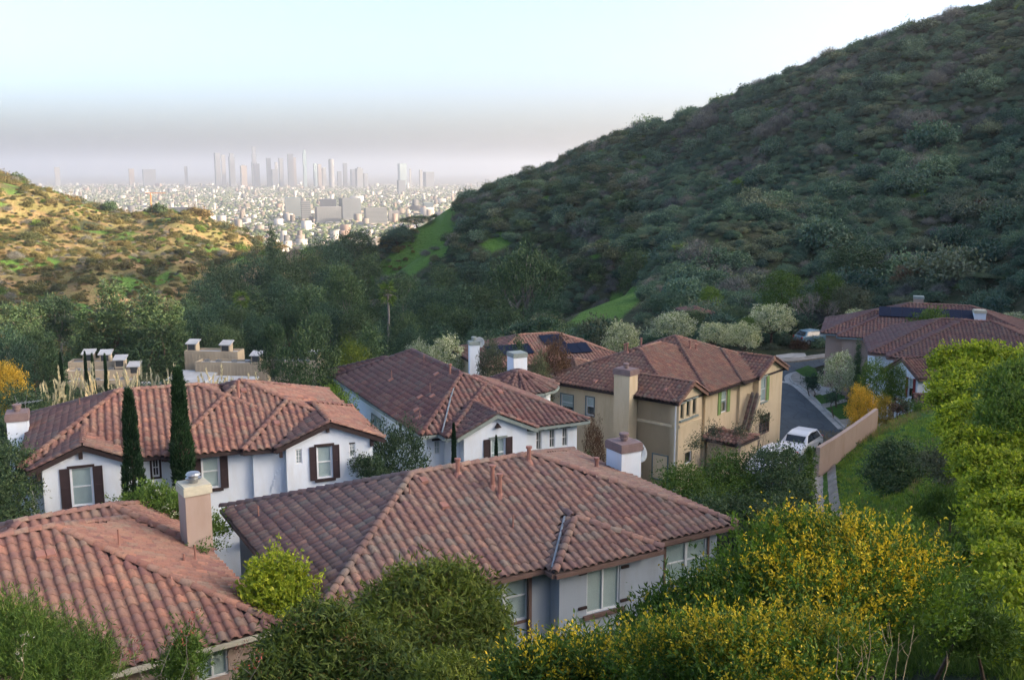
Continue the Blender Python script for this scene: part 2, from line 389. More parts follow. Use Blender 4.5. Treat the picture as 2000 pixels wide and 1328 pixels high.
dryc = ramp(nt, noise(nt, .22, 9, .72, v), [(.3, (.17, .115, .055)), (.5, (.25, .170, .085)), (.72, (.36, .25, .14))])
dryc = mixc(nt, ramp(nt, n3, [(.40, (0, 0, 0)), (.56, (.85, .85, .85))]), dryc, (.16, .155, .058))
grs = ramp(nt, n2, [(.3, (.055, .115, .025)), (.55, (.090, .180, .034)), (.75, (.14, .22, .055))])
rk = ramp(nt, n1, [(.3, (.30, .17, .08)), (.6, (.50, .33, .18))])
def jag(o, amt=.5):
    a = N(nt, 'ShaderNodeMath', operation='ADD'); s = N(nt, 'ShaderNodeMath', operation='MULTIPLY_ADD'); s.inputs[1].default_value = amt; s.inputs[2].default_value = -amt * .5
    nt.links.new(n2, s.inputs[0]); nt.links.new(o, a.inputs[0]); nt.links.new(s.outputs[0], a.inputs[1])
    return ramp(nt, a.outputs[0], [(.35, (0, 0, 0)), (.6, (1, 1, 1))])
col = mixc(nt, jag(sep.outputs[1]), soil, dryc)
col = mixc(nt, jag(sep.outputs[2]), col, rk)
col = mixc(nt, jag(sep.outputs[0], .9), col, grs)
principled(nt, out, col, .95, .1, 0, bump(nt, n1, 1.0, 1.2))
me.materials.append(m)
tag(obj('ground', me), kind='structure')

# the flat city plain to the horizon
m, nt, out = nt_new('city_plain'); v = coords(nt)
nA_ = noise(nt, .012, 6, .7, v); nB_ = noise(nt, .05, 4, .6, v)
col = ramp(nt, nA_, [(.32, (.06, .07, .05)), (.48, (.16, .155, .135)), (.65, (.27, .25, .22))])
col = mixc(nt, ramp(nt, nB_, [(.5, (0, 0, 0)), (.6, (.6, .6, .6))]), col, (.05, .065, .04))
principled(nt, out, col, .95, .1)
mb = MB(); mb.add([(-70000, 850, PLAIN), (70000, 850, PLAIN), (70000, 90000, PLAIN), (-70000, 90000, PLAIN)], [(0, 1, 2, 3)])
tag(mb.build('city_plain_ground', m), kind='structure')

# ------------------------------------------------------------------ street
m, nt, out = nt_new('asphalt'); v = coords(nt)
col = ramp(nt, noise(nt, .6, 6, .65, v), [(.3, (.044, .056, .064)), (.7, (.072, .088, .098))])
col = mixc(nt, ramp(nt, noise(nt, 14, 4, .7, v), [(.5, (0, 0, 0)), (.8, (.35, .35, .35))]), col, (.11, .11, .11))
wv = N(nt, 'ShaderNodeTexWave', Scale=.35, Distortion=9.0, Detail=4.0); nt.links.new(v, wv.inputs[0])
col = mixc(nt, ramp(nt, wv.outputs['Fac'], [(.0, (.5, .5, .5)), (.05, (0, 0, 0))]), col, (.03, .032, .034))
principled(nt, out, col, .85, .25); M['asphalt'] = m
M['concrete'] = plain('concrete', (.38, .365, .33), .9, .2, 0, .3, 1.2)
M['concrete2'] = plain('old_concrete', (.30, .27, .225), .9, .2, 0, .4, 1.5)
def flat_poly(name, xy, z, mat):
    import bmesh
    bm = bmesh.new(); vs_ = [bm.verts.new((x, y, z)) for x, y in xy]; bm.faces.new(vs_); bmesh.ops.triangulate(bm, faces=bm.faces[:])
    bmesh.ops.recalc_face_normals(bm, faces=bm.faces[:])
    for f in bm.faces:
        if f.normal.z < 0: f.normal_flip()
    me = bpy.data.meshes.new(name); bm.to_mesh(me); bm.free(); me.materials.append(mat); return obj(name, me)
tag(flat_poly('road', road_xy, STREET, M['asphalt']), kind='structure')
def strip(name, pts, off0, off1, z0, z1, mat, parent=None):
    """a kerb or path: a closed bar along a line of plan points, between two sideways offsets"""
    P = [np.array(p, float) for p in pts]; mb = MB(); V = []
    for i, p in enumerate(P):
        a = P[max(i-1, 0)]; b = P[min(i+1, len(P)-1)]; d = b - a; d /= np.linalg.norm(d); n = np.array([d[1], -d[0]])
        for o, z in ((off0, z0), (off1, z0), (off1, z1), (off0, z1)):
            q = p + n * o; V.append((q[0], q[1], z))
    Fs = []
    for i in range(len(P) - 1):
        for k in range(4): Fs.append((i*4+k, i*4+(k+1) % 4, (i+1)*4+(k+1) % 4, (i+1)*4+k))
    Fs += [(3, 2, 1, 0), tuple((len(P)-1)*4 + k for k in range(4))]
    mb.add(V, Fs); return mb.build(name, mat, parent)
def smoothline(pts, n=4):
    P = [np.array(p, float) for p in pts]; out_ = []
    for i in range(len(P)-1):
        p0, p1, p2, p3 = P[max(i-1,0)], P[i], P[i+1], P[min(i+2,len(P)-1)]
        for k in range(n):
            t = k/n; out_.append(.5*((2*p1)+(-p0+p2)*t+(2*p0-5*p1+4*p2-p3)*t*t+(-p0+3*p1-3*p2+p3)*t**3))
    return out_ + [P[-1]]
plan_ = lambda L: [onz(u, v, STREET)[:2] for u, v in L]
kerb_main = smoothline(plan_([(1648,838),(1602,793),(1562,757),(1546,748),(1541,738),(1548,731),(1572,724)]))[::-1]
kerb_far = smoothline(plan_([(1480,716),(1500,704),(1540,702),(1600,694),(1640,690)]))
for nm, L, s in (('kerb_right', kerb_main, 1), ('kerb_far', kerb_far, -1)):
    kb = tag(strip(nm, L, -.02*s, -.17*s, STREET-.15, STREET+.14, M['concrete']), kind='structure')
    tag(strip('gutter_' + nm.split('_')[1], L, .45*s, -.02*s, STREET-.1, STREET+.008, M['concrete']), kind='structure')
    tag(strip('pavement_' + nm.split('_')[1], L, -.17*s, -1.5*s, STREET-.15, STREET+.125, M['concrete2']), kind='structure')
# concrete cross gutter over the street
tag(strip('cross_gutter', plan_([(1500,742),(1545,748)]), -.35, .35, STREET-.1, STREET+.010, M['concrete']), kind='structure')
# far drive apron and pavement bends
tag(flat_poly('driveway', plan_([(1516,694),(1545,690),(1572,690),(1576,697),(1510,701)]), STREET+.02, M['concrete']), kind='structure')
tag(flat_poly('driveway_near', plan_([(1568,756),(1600,752),(1640,764),(1606,775)]), STREET+.150, M['concrete']), kind='structure')
tag(flat_poly('garden_path', plan_([(1602,793),(1650,782),(1656,787),(1610,799)]), STREET+.155, M['concrete2']), kind='structure')
m = plain('lawn', (.045, .105, .018), .95, .1, 0, .4, 3)
for nm, L in (('lawn_far', [(1552,726),(1578,716),(1592,722),(1600,738),(1570,738)]), ('lawn_middle', [(1590,776),(1620,768),(1650,776),(1650,783),(1604,792)]), ('lawn_near', [(1612,800),(1655,788),(1668,800),(1660,820),(1640,822)])):
    tag(flat_poly(nm, plan_(L), STREET + .142, m), kind='structure')

# ------------------------------------------------------------------ the far city
def cityxy(u, Y): return (u - CX) / F_PX * Y / math.cos(PITCH) * 1.0, Y
M['pale'] = plain('pale_facade', (.15, .15, .155), .7, .3, 0, .08, .01)
M['midgrey'] = plain('grey_facade', (.085, .095, .115), .6, .3, 0, .08, .01)
M['darkglass'] = plain('dark_facade', (.05, .058, .072), .5, .5, 0, .1, .01)
M['teal'] = plain('teal_glass', (.09, .14, .16), .5, .5, 0, .1, .01)
M['brownf'] = plain('brown_facade', (.15, .125, .11), .6, .3, 0, .08, .01)
M['winband'] = plain('window_band', (.06, .075, .09), .25, .5, 0, .1, .01)
M['orange'] = plain('orange_steel', (.55, .22, .05), .6)
cam_right = 1.0
def tower(name, label, u0, u1, vt, Y, mat, depth=None, rot=.45, cat='skyscraper', group='towers of the distant downtown', steps=None, crown=None, spire=None, round_=False, floors=0, vb=None, bandmat=None, sidemat=None):
    a = aty(u0, vt, Y); b = aty(u1, vt, Y); w = b[0] - a[0]; top = a[2]; base = PLAIN - 2
    r = empty(name, ((a[0] + b[0]) / 2, Y, base), 0)
    tag(r, label, cat, group)
    H = top - base; s = w / (math.cos(rot) + math.sin(rot) * (depth or .8)); d = s * (depth or .8)
    def blk(hw, hd, z0, z1):
        c, sn = math.cos(rot), math.sin(rot); mb = MB()
        pts = [(x*c - y*sn, x*sn + y*c) for x, y in ((-hw,-hd),(hw,-hd),(hw,hd),(-hw,hd))]
        mb.add([(x, y, z) for z in (z0, z1) for x, y in pts], [(0,3,2,1),(4,5,6,7),(0,1,5,4),(1,2,6,5),(2,3,7,6),(3,0,4,7)]); return mb
    if round_:
        mb = MB(); mb.lathe(0, 0, [(w/2, 0), (w/2, H*.97), (w*.42, H*.97), (w*.42, H)], 16); mb.build('wall', mat, r)
    else:
        z = H
        if steps:
            z0 = 0.0
            for f, k in steps: blk(s/2*k, d/2*k, z0, H*f).build('wall', mat, r); z0 = H*f
        else: blk(s/2, d/2, 0, H).build('wall', mat, r)
    if crown: blk(s/2*crown, d/2*crown, H, H + w*.12).build('roof', M['midgrey'], r)
    if spire: mb = MB(); mb.tube((0,0,H), (0,0,H+spire), 1.8, .5, 6); mb.build('spire', M['midgrey'], r)
    if floors:
        mb = MB(); c, sn = math.cos(rot), math.sin(rot); fh = (H - 12) / floors
        for i in range(floors):
            z0 = 10 + i*fh + fh*.35; z1 = 10 + i*fh + fh*.95; hw, hd = s/2, d/2; e = .25
            for (x0, x1, y0, y1) in ((-hw+1, hw-1, -hd-e, -hd+.5), (-hw-e, -hw+.5, -hd+1, hd-1), (hw-.5, hw+e, -hd+1, hd-1)):
                q = [(x*c - y*sn, x*sn + y*c) for x, y in ((x0,y0),(x1,y0),(x1,y1),(x0,y1))]
                mb.add([(x, y, z) for z in (z0, z1) for x, y in q], [(0,3,2,1),(4,5,6,7),(0,1,5,4),(1,2,6,5),(2,3,7,6),(3,0,4,7)])
        mb.build('window_band', bandmat or M['winband'], r)
    return r
D0 = 9800.0
T = [('dark square skyscraper at the left end of the skyline cluster',417,430,299,'darkglass',{}),
 ('pale narrow skyscraper close beside the leftmost dark one',431,440,303,'pale',{}),
 ('dark skyscraper with a notched shoulder, third from the skyline\'s left end',445,458,300,'darkglass',dict(steps=[(.9,1),(1,.7)])),
 ('low brown tower block in front of the tallest stepped skyscraper',468,482,324,'brownf',dict(crown=.5)),
 ('tallest stepped skyscraper with a round crown on the skyline',490,500,287,'midgrey',dict(steps=[(.62,1.25),(.82,1.0),(1,.78)])),
 ('squat pale tower at the foot of the tallest stepped skyscraper',494,507,320,'pale',{}),
 ('dark flat-topped tower just right of the tallest stepped skyscraper',519,529,309,'darkglass',{}),
 ('low grey slab between the twin dark flat-topped towers',529,543,331,'midgrey',{}),
 ('slim pale tower between the twin dark flat-topped towers',536,542,317,'pale',{}),
 ('right one of the twin dark flat-topped towers',543,553,309,'darkglass',{}),
 ('broad dark blue skyscraper left of the spired one',560,573,301,'darkglass',{}),
 ('brownish tower leaning on the broad dark blue skyscraper',570,578,308,'brownf',{}),
 ('slender glass skyscraper with a needle spire',590,598,294,'teal',dict(spire=55, steps=[(.92,1),(1,.7)])),
 ('teal grey tower second right of the needle spire',611,619,320,'teal',{}),
 ('brown grey tower of middle height left of the white cylinder',619,628,321,'brownf',{}),
 ('short pale tower touching the white cylinder on its left',628,637,328,'pale',{}),
 ('white cylindrical tower on the skyline',641,652,311,'pale',dict(round_=True)),
 ('low dark block right behind the white cylinder tower',658,667,335,'midgrey',{}),
 ('grey slab tower standing alone right of the white cylinder',669,678,319,'midgrey',{}),
 ('low wide grey block at the right end of the main cluster',683,702,331,'midgrey',{}),
 ('grey block with a stepped roof at the right end of the cluster',693,709,327,'darkglass',dict(steps=[(.93,1),(1,.5)])),
 ('small low grey block closing the cluster on the right',709,718,339,'midgrey',{}),
 ('pale bluish tower standing apart right of the cluster',776,794,320,'teal',dict(spire=12)),
 ('thin pale tower right of the bluish tower standing apart',799,803,330,'pale',{}),
 ('thin pale tower left of the broad grey slab',818,825,332,'pale',{}),
 ('broad grey slab at the skyline\'s far right',826,848,336,'midgrey',{}),
 ('dark wide block low before the hill on the right',931,945,356,'darkglass',dict(depth=.5)),
 ('dark narrow block beside the right hill\'s shoulder',947,955,350,'darkglass',{}),
 ('lone whitish tower far left on the city horizon',105,117,327,'pale',{}),
 ('lone low brown block left of the grey arch-like block',250,262,330,'brownf',{}),
 ('wide grey block on the horizon in the left half',278,303,331,'midgrey',dict(depth=.4)),
 ('single thin pale tower between wide block and skyline',359,366,325,'pale',{})]
for lb, u0, u1, vt, mt, kw in T:
    tower('skyscraper', lb, u0, u1, vt, D0 + rng.uniform(-500, 500), M[mt], rot=rng.uniform(.35, .6), **kw)
H0 = 3150.0
gm = 'office blocks in the nearer city'
tower('office_block', 'teal and white office block left of the gridded slab', 554, 588, 386, H0+350, M['teal'], rot=.25, cat='office building', group=gm, floors=10, bandmat=M['pale'])
tower('office_block', 'lower white banded block joined to the teal office block', 586, 607, 393, H0+200, M['pale'], rot=.3, cat='office building', group=gm, floors=8)
tower('office_block', 'dark slab half hidden behind the white gridded office slab', 623, 658, 389, H0+500, M['darkglass'], rot=.2, cat='office building', group=gm)
tower('office_block', 'white gridded office slab with a bright right side', 614, 666, 404, H0, M['pale'], depth=.45, rot=.42, cat='office building', group=gm, floors=14)
tower('office_block', 'tall dark slab with a bright white end wall', 661, 705, 387, H0+250, M['midgrey'], depth=.6, rot=.5, cat='office building', group=gm, floors=18)
tower('office_block', 'office block with white horizontal bands near the right hill', 710, 756, 406, H0-50, M['pale'], depth=.5, rot=.35, cat='office building', group=gm, floors=11)
tower('office_block', 'plain white low building beside the banded block', 757, 781, 412, H0+50, M['pale'], rot=.2, cat='office building', group=gm)
tower('office_block', 'bluish grey block just before the right hill', 825, 846, 396, H0+700, M['teal'], rot=.3, cat='office building', group=gm, floors=8)
tower('office_block', 'long low white building beyond the left hill', 330, 384, 405, 2900, M['pale'], depth=.3, rot=.08, cat='office building', group=gm)
tower('office_block', 'slim white tower beside the long low white building', 374, 384, 393, 2880, M['pale'], rot=.3, cat='office building', group=gm)
tower('office_block', 'squat grey block in the city below the pale bluish tower', 775, 792, 352, 7000, M['midgrey'], rot=.4, cat='office building', group=gm)
# crane
cr = empty('tower_crane', (aty(296, 410, 2600)[0], 2600, PLAIN)); tag(cr, 'orange tower crane rising behind the left hill', 'crane')
zt = aty(296, 378, 2600)[2] - PLAIN
mb = MB(); mb.box(-1.2, 1.2, -1.2, 1.2, 0, zt); mb.build('mast', M['orange'], cr)
mb = MB(); mb.box(-14, 38, -.8, .8, zt, zt + 1.6); mb.build('jib', M['orange'], cr)
mb = MB(); mb.box(-13, -8, -1.4, 1.4, zt - 3, zt); mb.build('counterweight', M['midgrey'], cr)
# low houses and blocks: the 300 nearest are things, the rest one mass
NB = 9000
t = rng.random(NB) ** 1.7; Yb = 1750 + t * 9500; ub = rng.uniform(-60, 1010, NB)
Xb = (ub - CX) / F_PX * Yb; wb = rng.uniform(8, 24, NB) * (1 + (rng.random(NB) < .1) * rng.uniform(.5, 2, NB) * np.clip((Yb - 2200)/1500, 0, 1)); db = wb * rng.uniform(.5, 1.2, NB)
hb = rng.uniform(4, 9, NB) + (rng.random(NB) < .06) * rng.uniform(6, 26, NB); ab = rng.choice([0., .62], NB) + rng.normal(0, .05, NB)
order = np.argsort(Yb - wb * 12)
boxV = np.array([(-.5,-.5,0),(.5,-.5,0),(.5,.5,0),(-.5,.5,0),(-.5,-.5,1),(.5,-.5,1),(.5,.5,1),(-.5,.5,1)], float)
boxF = np.array([(4,5,6,7),(0,1,5,4),(1,2,6,5),(2,3,7,6),(3,0,4,7)])
def citymat(name, stops):
    m, nt, out = nt_new(name); principled(nt, out, ramp(nt, rnd(nt), stops, 'CONSTANT'), .8, .2); return m
cm = citymat('city_walls', [(0, (.34, .325, .30)), (.30, (.21, .185, .16)), (.48, (.46, .44, .42)), (.58, (.14, .12, .10)), (.74, (.22, .16, .13)), (.86, (.10, .10, .10))])
one = fast_mesh('low_building', boxV, boxF, cm)
for k in order[:300]:
    o = link(bpy.data.objects.new('city_building', one)); o.location = (Xb[k], Yb[k], PLAIN - .5); o.rotation_euler = (0, 0, ab[k]); o.scale = (wb[k], db[k], hb[k] + .5)
    tag(o, 'small pale flat-roofed building among trees at the near edge of the city plain', 'building', 'low buildings at the near edge of the city')
def stamp(tv, tf, X, Y, Z, A, S):
    n = len(X); c, s = np.cos(A), np.sin(A); L = tv[None] * S[:, None, :]
    V = np.stack([L[..., 0]*c[:, None] - L[..., 1]*s[:, None] + X[:, None], L[..., 0]*s[:, None] + L[..., 1]*c[:, None] + Y[:, None], L[..., 2] + Z[:, None]], -1)
    return V.reshape(-1, 3), (tf[None] + (np.arange(n) * len(tv))[:, None, None]).reshape(-1, tf.shape[1])
k = order[300:]
V, F_ = stamp(boxV, boxF, Xb[k], Yb[k], np.full(len(k), PLAIN - .5), ab[k], np.stack([wb[k], db[k], hb[k]], 1))
tag(obj('city_buildings', fast_mesh('city_buildings', V, F_, cm)), 'endless low pale buildings spread over the hazy plain', 'city', kind='stuff')
ico = [(0,0,1)] + [(.89*math.cos(i*1.2566), .89*math.sin(i*1.2566), .45) for i in range(5)] + [(.89*math.cos(i*1.2566+.628), .89*math.sin(i*1.2566+.628), -.45) for i in range(5)]
icoF = np.array([(0,1+i,1+(i+1)%5) for i in range(5)] + [(1+i,6+i,1+(i+1)%5) for i in range(5)] + [(1+(i+1)%5,6+i,6+(i+1)%5) for i in range(5)])
NT = 13000
t = rng.random(NT) ** 1.6; Yt = 1500 + t * 9000; ut = rng.uniform(-60, 1010, NT)
M['citytree'] = leaf_mat('city_tree', [(0, (.030, .050, .022)), (.6, (.050, .075, .032)), (1, (.085, .095, .05))], .0)
V, F_ = stamp(np.array(ico), icoF, (ut-CX)/F_PX*Yt, Yt, np.full(NT, PLAIN + 3.), rng.uniform(0, 6, NT), np.stack([rng.uniform(4, 13, NT), rng.uniform(4, 11, NT), rng.uniform(4, 9, NT)], 1))
tag(obj('city_treetops', fast_mesh('city_treetops', V, F_, M['citytree'])), 'grey green treetops scattered between the city buildings', 'trees', kind='stuff')

# ------------------------------------------------------------------ tiled roofs and stucco houses
TW, TE, TL = 0.30, 0.345, 0.41           # tile width, exposed length, full length
_prof = [(0,.012),(.02,.050),(.055,.080),(.105,.094),(.155,.080),(.190,.050),(.215,.014),(.255,.0),(.30,.012)]
_k = len(_prof)
_low = [0, 1, 3, 5, 6, 8]                # coarser profile for the far roofs
tileV = np.array([(x, 0, z + .034) for x, z in _prof] + [(x, TL, z) for x, z in _prof] + [(x, .004, z + .006) for x, z in _prof], float)
tileF = np.array([(i, i+1, _k+i+1, _k+i) for i in range(_k-1)] + [(2*_k+i, 2*_k+i+1, i+1, i) for i in range(_k-1)])
tileV_full, tileF_full = tileV, tileF
capV, capF = [], []
for yy, rr, zz in ((0, .135, .03), (.42, .115, 0), (.004, .105, .025)):
    for i in range(7):
        a = math.pi * i / 6; capV.append((math.cos(a) * rr, yy, math.sin(a) * rr * .85 + zz))
capV = np.array(capV); capF = np.array([(i+1, i, 7+i, 7+i+1) for i in range(6)] + [(14+i+1, 14+i, i, i+1) for i in range(6)])

class Block:
    """convex footprint whose sides slope up (pitch) or end in a gable (None)"""
    def __init__(s, poly, pitch, ez=0.0, wall=True, over=.45, gover=.22):
        s.p = [np.array(q, float) for q in poly]; s.k = pitch; s.ez = ez; s.n = len(poly); s.wall = wall; s.over = over; s.gover = gover
        s.t = []; s.m = []
        for i in range(s.n):
            d = s.p[(i+1) % s.n] - s.p[i]; d /= np.linalg.norm(d); s.t.append(d); s.m.append(np.array([-d[1], d[0]]))
    def dist(s, i, x, y): return (x - s.p[i][0]) * s.m[i][0] + (y - s.p[i][1]) * s.m[i][1]
    def inside(s, x, y, e=1e-6):
        r = np.ones(np.shape(x), bool)
        for i in range(s.n): r &= s.dist(i, x, y) > -e
        return r
    def h(s, x, y):
        z = np.full(np.shape(x), 99.0)
        for i in range(s.n):
            if s.k[i] is not None: z = np.minimum(z, s.k[i] * s.dist(i, x, y))
        return z + s.ez
    def region(s, i):
        poly = [q.copy() for q in s.p]
        for j in range(s.n):
            if j == i or s.k[j] is None: continue
            f = lambda q: s.k[j] * s.dist(j, q[0], q[1]) - s.k[i] * s.dist(i, q[0], q[1])
            new = []
            for a in range(len(poly)):
                A, B = poly[a], poly[(a+1) % len(poly)]; fa, fb = f(A), f(B)
                if fa >= -1e-9: new.append(A)
                if (fa > 1e-9 and fb < -1e-9) or (fa < -1e-9 and fb > 1e-9): new.append(A + (B - A) * fa / (fa - fb))
            poly = new
            if len(poly) < 3: return []
        return poly
    def inset(s):
        L = []
        for i in range(s.n): L.append((s.p[i] + s.m[i] * (s.over if s.k[i] is not None else s.gover), s.t[i]))
        out_ = []
        for i in range(s.n):
            (a, d), (b, e) = L[i-1], L[i]; c = d[0]*e[1] - d[1]*e[0]; w = b - a; out_.append(a + d * ((w[0]*e[1] - w[1]*e[0]) / c))
        return out_
def rect(x0, x1, y0, y1, F=.36, Rr=.36, B=.36, L=.36, ez=0.0, **kw):
    return Block([(x0,y0),(x1,y0),(x1,y1),(x0,y1)], [F, Rr, B, L], ez, **kw)

class House:
    def __init__(s, label, cat, x, y, z, th, blocks, wallm, tilem, gutm, zg, single=300, fascia=None):
        s.o = np.array([x, y, z]); t = R(th); s.ex = np.array([math.cos(t), math.sin(t), 0]); s.ey = np.array([-math.sin(t), math.cos(t), 0])
        s.root = tag(empty('house', (x, y, z), t), label, cat)
        s.b = blocks; s.wallm = wallm; s.zg = zg - z; s.tilem = tilem; s.gutm = gutm; s.fascia = fascia or gutm; s.open = {}; s.frames = {}; s.single = single
    def loc(s, p): p = np.array(p) - s.o; return np.array([p @ s.ex, p @ s.ey, p[2]])
    def world(s, x, y, z=0): return s.o + s.ex * x + s.ey * y + np.array([0, 0, z])
    def top(s, x, y):
        z = np.full(np.shape(x), -99.0)
        for b in s.b: z = np.where(b.inside(x, y), np.maximum(z, b.h(x, y)), z)
        return z
    def wallframe(s, bi, e):
        b = s.b[bi]; q = b.inset(); P = q[e]; Q = q[(e+1) % b.n]; t = (Q - P); L = np.linalg.norm(t); t = t / L
        return P, t, np.array([t[1], -t[0]]), L
    def on_wall(s, bi, e, u, v):
        P, t, n, L = s.wallframe(bi, e)
        Pw = s.world(*P); nw = s.ex * n[0] + s.ey * n[1]; r = ray(u, v); p = r * ((Pw @ nw) / (r @ nw)); l = s.loc(p)
        return float((l[:2] - P) @ t), float(l[2])
    def rect_on(s, bi, e, u0, v0, u1, v1):
        a = [s.on_wall(bi, e, u, v) for u, v in ((u0,v0),(u1,v0),(u0,v1),(u1,v1))]
        s0 = (a[0][0]+a[2][0])/2; s1 = (a[1][0]+a[3][0])/2; zt = (a[0][1]+a[1][1])/2; zb = (a[2][1]+a[3][1])/2
        return min(s0, s1), max(s0, s1), zb, zt
    # ---- roof
    def build_roof(s):
        deck = MB()
        for b in s.b:
            for i in range(b.n):
                if b.k[i] is None: continue
                poly = b.region(i)
                if not poly: continue
                T = [(q[0], q[1], b.ez + b.k[i]*b.dist(i, q[0], q[1]) + .004) for q in poly]; n = len(T)
                Bt = [(x, y, z - .16) for x, y, z in T]
                deck.add(T + Bt, [tuple(range(n)), tuple(range(2*n-1, n-1, -1))] + [(j, (j+1) % n, n+(j+1) % n, n+j)[::-1] for j in range(n)])
        s.roof = deck.build('roof', M['deck'], s.root)
        mats = []; score = []
        caps = []
        for bi, b in enumerate(s.b):
            for i in range(b.n):
                p = b.k[i]
                if p is None: continue
                poly = b.region(i)
                if not poly: continue
                t = np.array([*b.t[i], 0]); mm = b.m[i]; c = 1/math.sqrt(1+p*p); U = np.array([mm[0]*c, mm[1]*c, p*c]); Nn = np.cross(t, U)
                aa = [(q - b.p[i]) @ b.t[i] for q in poly]; dd = [(q - b.p[i]) @ mm for q in poly]
                for r_ in range(int(max(dd) / (TE*c)) + 1):
                    y0 = r_ * TE - .05
                    for q_ in range(int(math.floor(min(aa)/TW)), int(math.ceil(max(aa)/TW)) + 1):
                        ctr = b.p[i] + b.t[i]*(q_*TW + .15) + mm*((y0 + .19)*c)
                        if not all((ctr - poly[j])[1]*(poly[(j+1) % len(poly)] - poly[j])[0] - (ctr - poly[j])[0]*(poly[(j+1) % len(poly)] - poly[j])[1] > .02*np.linalg.norm(poly[(j+1) % len(poly)] - poly[j]) for j in range(len(poly))): continue
                        if s.top(ctr[0], ctr[1]) > b.h(ctr[0], ctr[1]) + .02: continue
                        org = np.array([*(b.p[i] + b.t[i]*(q_*TW)), b.ez]) + U*y0 + Nn*(.008 + random.uniform(-.004, .006)) + t*random.uniform(-.006, .006) + U*random.gauss(0, .012)
                        w = random.gauss(0, .016); t2 = t*math.cos(w) + U*math.sin(w); U2 = U*math.cos(w) - t*math.sin(w)
                        mats.append(np.column_stack([t2, U2, Nn, org]))
                        pw = s.world(*org); nw = s.ex*Nn[0] + s.ey*Nn[1] + np.array([0, 0, Nn[2]]); d = np.linalg.norm(pw); u_, v_ = proj(pw)
                        fac = max(0, float(-(pw @ nw)/d)); score.append(fac/d**2 if (-20 < u_ < 2020 and v_ < 1345) else 0)
                for j in range(i+1, b.n):     # hips and ridges
                    if b.k[j] is None: continue
                    pj = b.region(j)
                    pts = [q for q in poly if abs(b.k[j]*b.dist(j, *q) - p*b.dist(i, *q)) < 1e-6]
                    if len(pts) == 2 and np.linalg.norm(pts[0]-pts[1]) > .3:
                        A, Bq = [np.array([q[0], q[1], b.ez + p*b.dist(i, *q)]) for q in pts]
                        caps.append((A, Bq) if A[2] <= Bq[2] else (Bq, A))
            for i in range(b.n):               # rakes of gables
                if b.k[i] is not None: continue
                P, Q = b.p[i], b.p[(i+1) % b.n]; xs = np.linspace(0, 1, 201); L = np.linalg.norm(Q-P)
                zz = np.array([float(b.h(*(P + (Q-P)*x))) for x in xs]); kx = [0] + [j for j in range(1, 200) if abs(zz[j+1]-2*zz[j]+zz[j-1]) > 1e-4 and zz[j] >= zz[j-1]-1e-9] + [200]
                kx = [0, int(np.argmax(zz)), 200]
                fb = MB()
                for a_, c_ in zip(kx[:-1], kx[1:]):
                    if a_ == c_: continue
                    A = np.array([*(P+(Q-P)*xs[a_]), zz[a_]]); Bq = np.array([*(P+(Q-P)*xs[c_]), zz[c_]])
                    out_n = -np.array([*b.m[i], 0])
                    lo, hi = (A, Bq) if A[2] <= Bq[2] else (Bq, A)
                    caps.append((lo + np.array([0, 0, .03]), hi + np.array([0, 0, .03]), 1))
                    z_ = np.array([0, 0, 1.0])
                    pts = [A+out_n*.0, Bq+out_n*.0, Bq+out_n*.045, A+out_n*.045]
                    fb.add([q - z_*.18 for q in pts] + [q + z_*.03 for q in pts], [(0,3,2,1),(4,5,6,7),(0,1,5,4),(1,2,6,5),(2,3,7,6),(3,0,4,7)])
                fb.build('fascia', s.fascia, s.root)
        mats = np.array(mats); score = np.array(score)
        if s.single: tileV, tileF = tileV_full, tileF_full
        else:
            q_ = len(_low); tileV = tileV_full[[j + i*_k for i in range(3) for j in _low]]; tileF = np.array([(i, i+1, q_+i+1, q_+i) for i in range(q_-1)] + [(2*q_+i, 2*q_+i+1, i+1, i) for i in range(q_-1)])
        order = np.argsort(-score); one = fast_mesh('roof_tile', tileV, tileF, s.tilem)
        ns = s.single
        for k in order[:ns]:
            o = bpy.data.objects.new('roof_tile', one); link(o, s.roof); o.matrix_basis = Matrix([list(mats[k][0]), list(mats[k][1]), list(mats[k][2]), [0, 0, 0, 1]])
        rest = mats[order[ns:]]
        if len(rest):
            V = np.einsum('nij,kj->nki', rest[:, :, :3], tileV) + rest[:, None, :, 3]
            F_ = (tileF[None] + (np.arange(len(rest))*len(tileV))[:, None, None]).reshape(-1, 4)
            tag(obj('roof_tiles', fast_mesh('roof_tiles', V.reshape(-1, 3), F_, s.tilem), s.roof), kind='stuff')
        onec = fast_mesh('ridge_cap', capV, capF, s.tilem, smooth=False)
        cm_ = []
        for cp_ in caps:
            A, Bq = cp_[0], cp_[1]; d = Bq - A; L = np.linalg.norm(d); d = d/L
            sx = np.cross(d, (0, 0, 1.0)); sx /= np.linalg.norm(sx); up = np.cross(sx, d)
            for k in range(max(1, int(round(L/.36)))):
                q = A + d*(k*.36 - .04); mid = A + d*min(L, k*.36 + .18)
                if s.top(mid[0], mid[1]) > mid[2] + .10: continue
                lift = .055 if len(cp_) == 2 else .05
                cm_.append(np.column_stack([sx, d, up, q + up*lift]))
        for Mx in cm_[:300]:
            o = bpy.data.objects.new('ridge_cap', onec); link(o, s.roof); o.matrix_basis = Matrix([list(Mx[0]), list(Mx[1]), list(Mx[2]), [0, 0, 0, 1]])
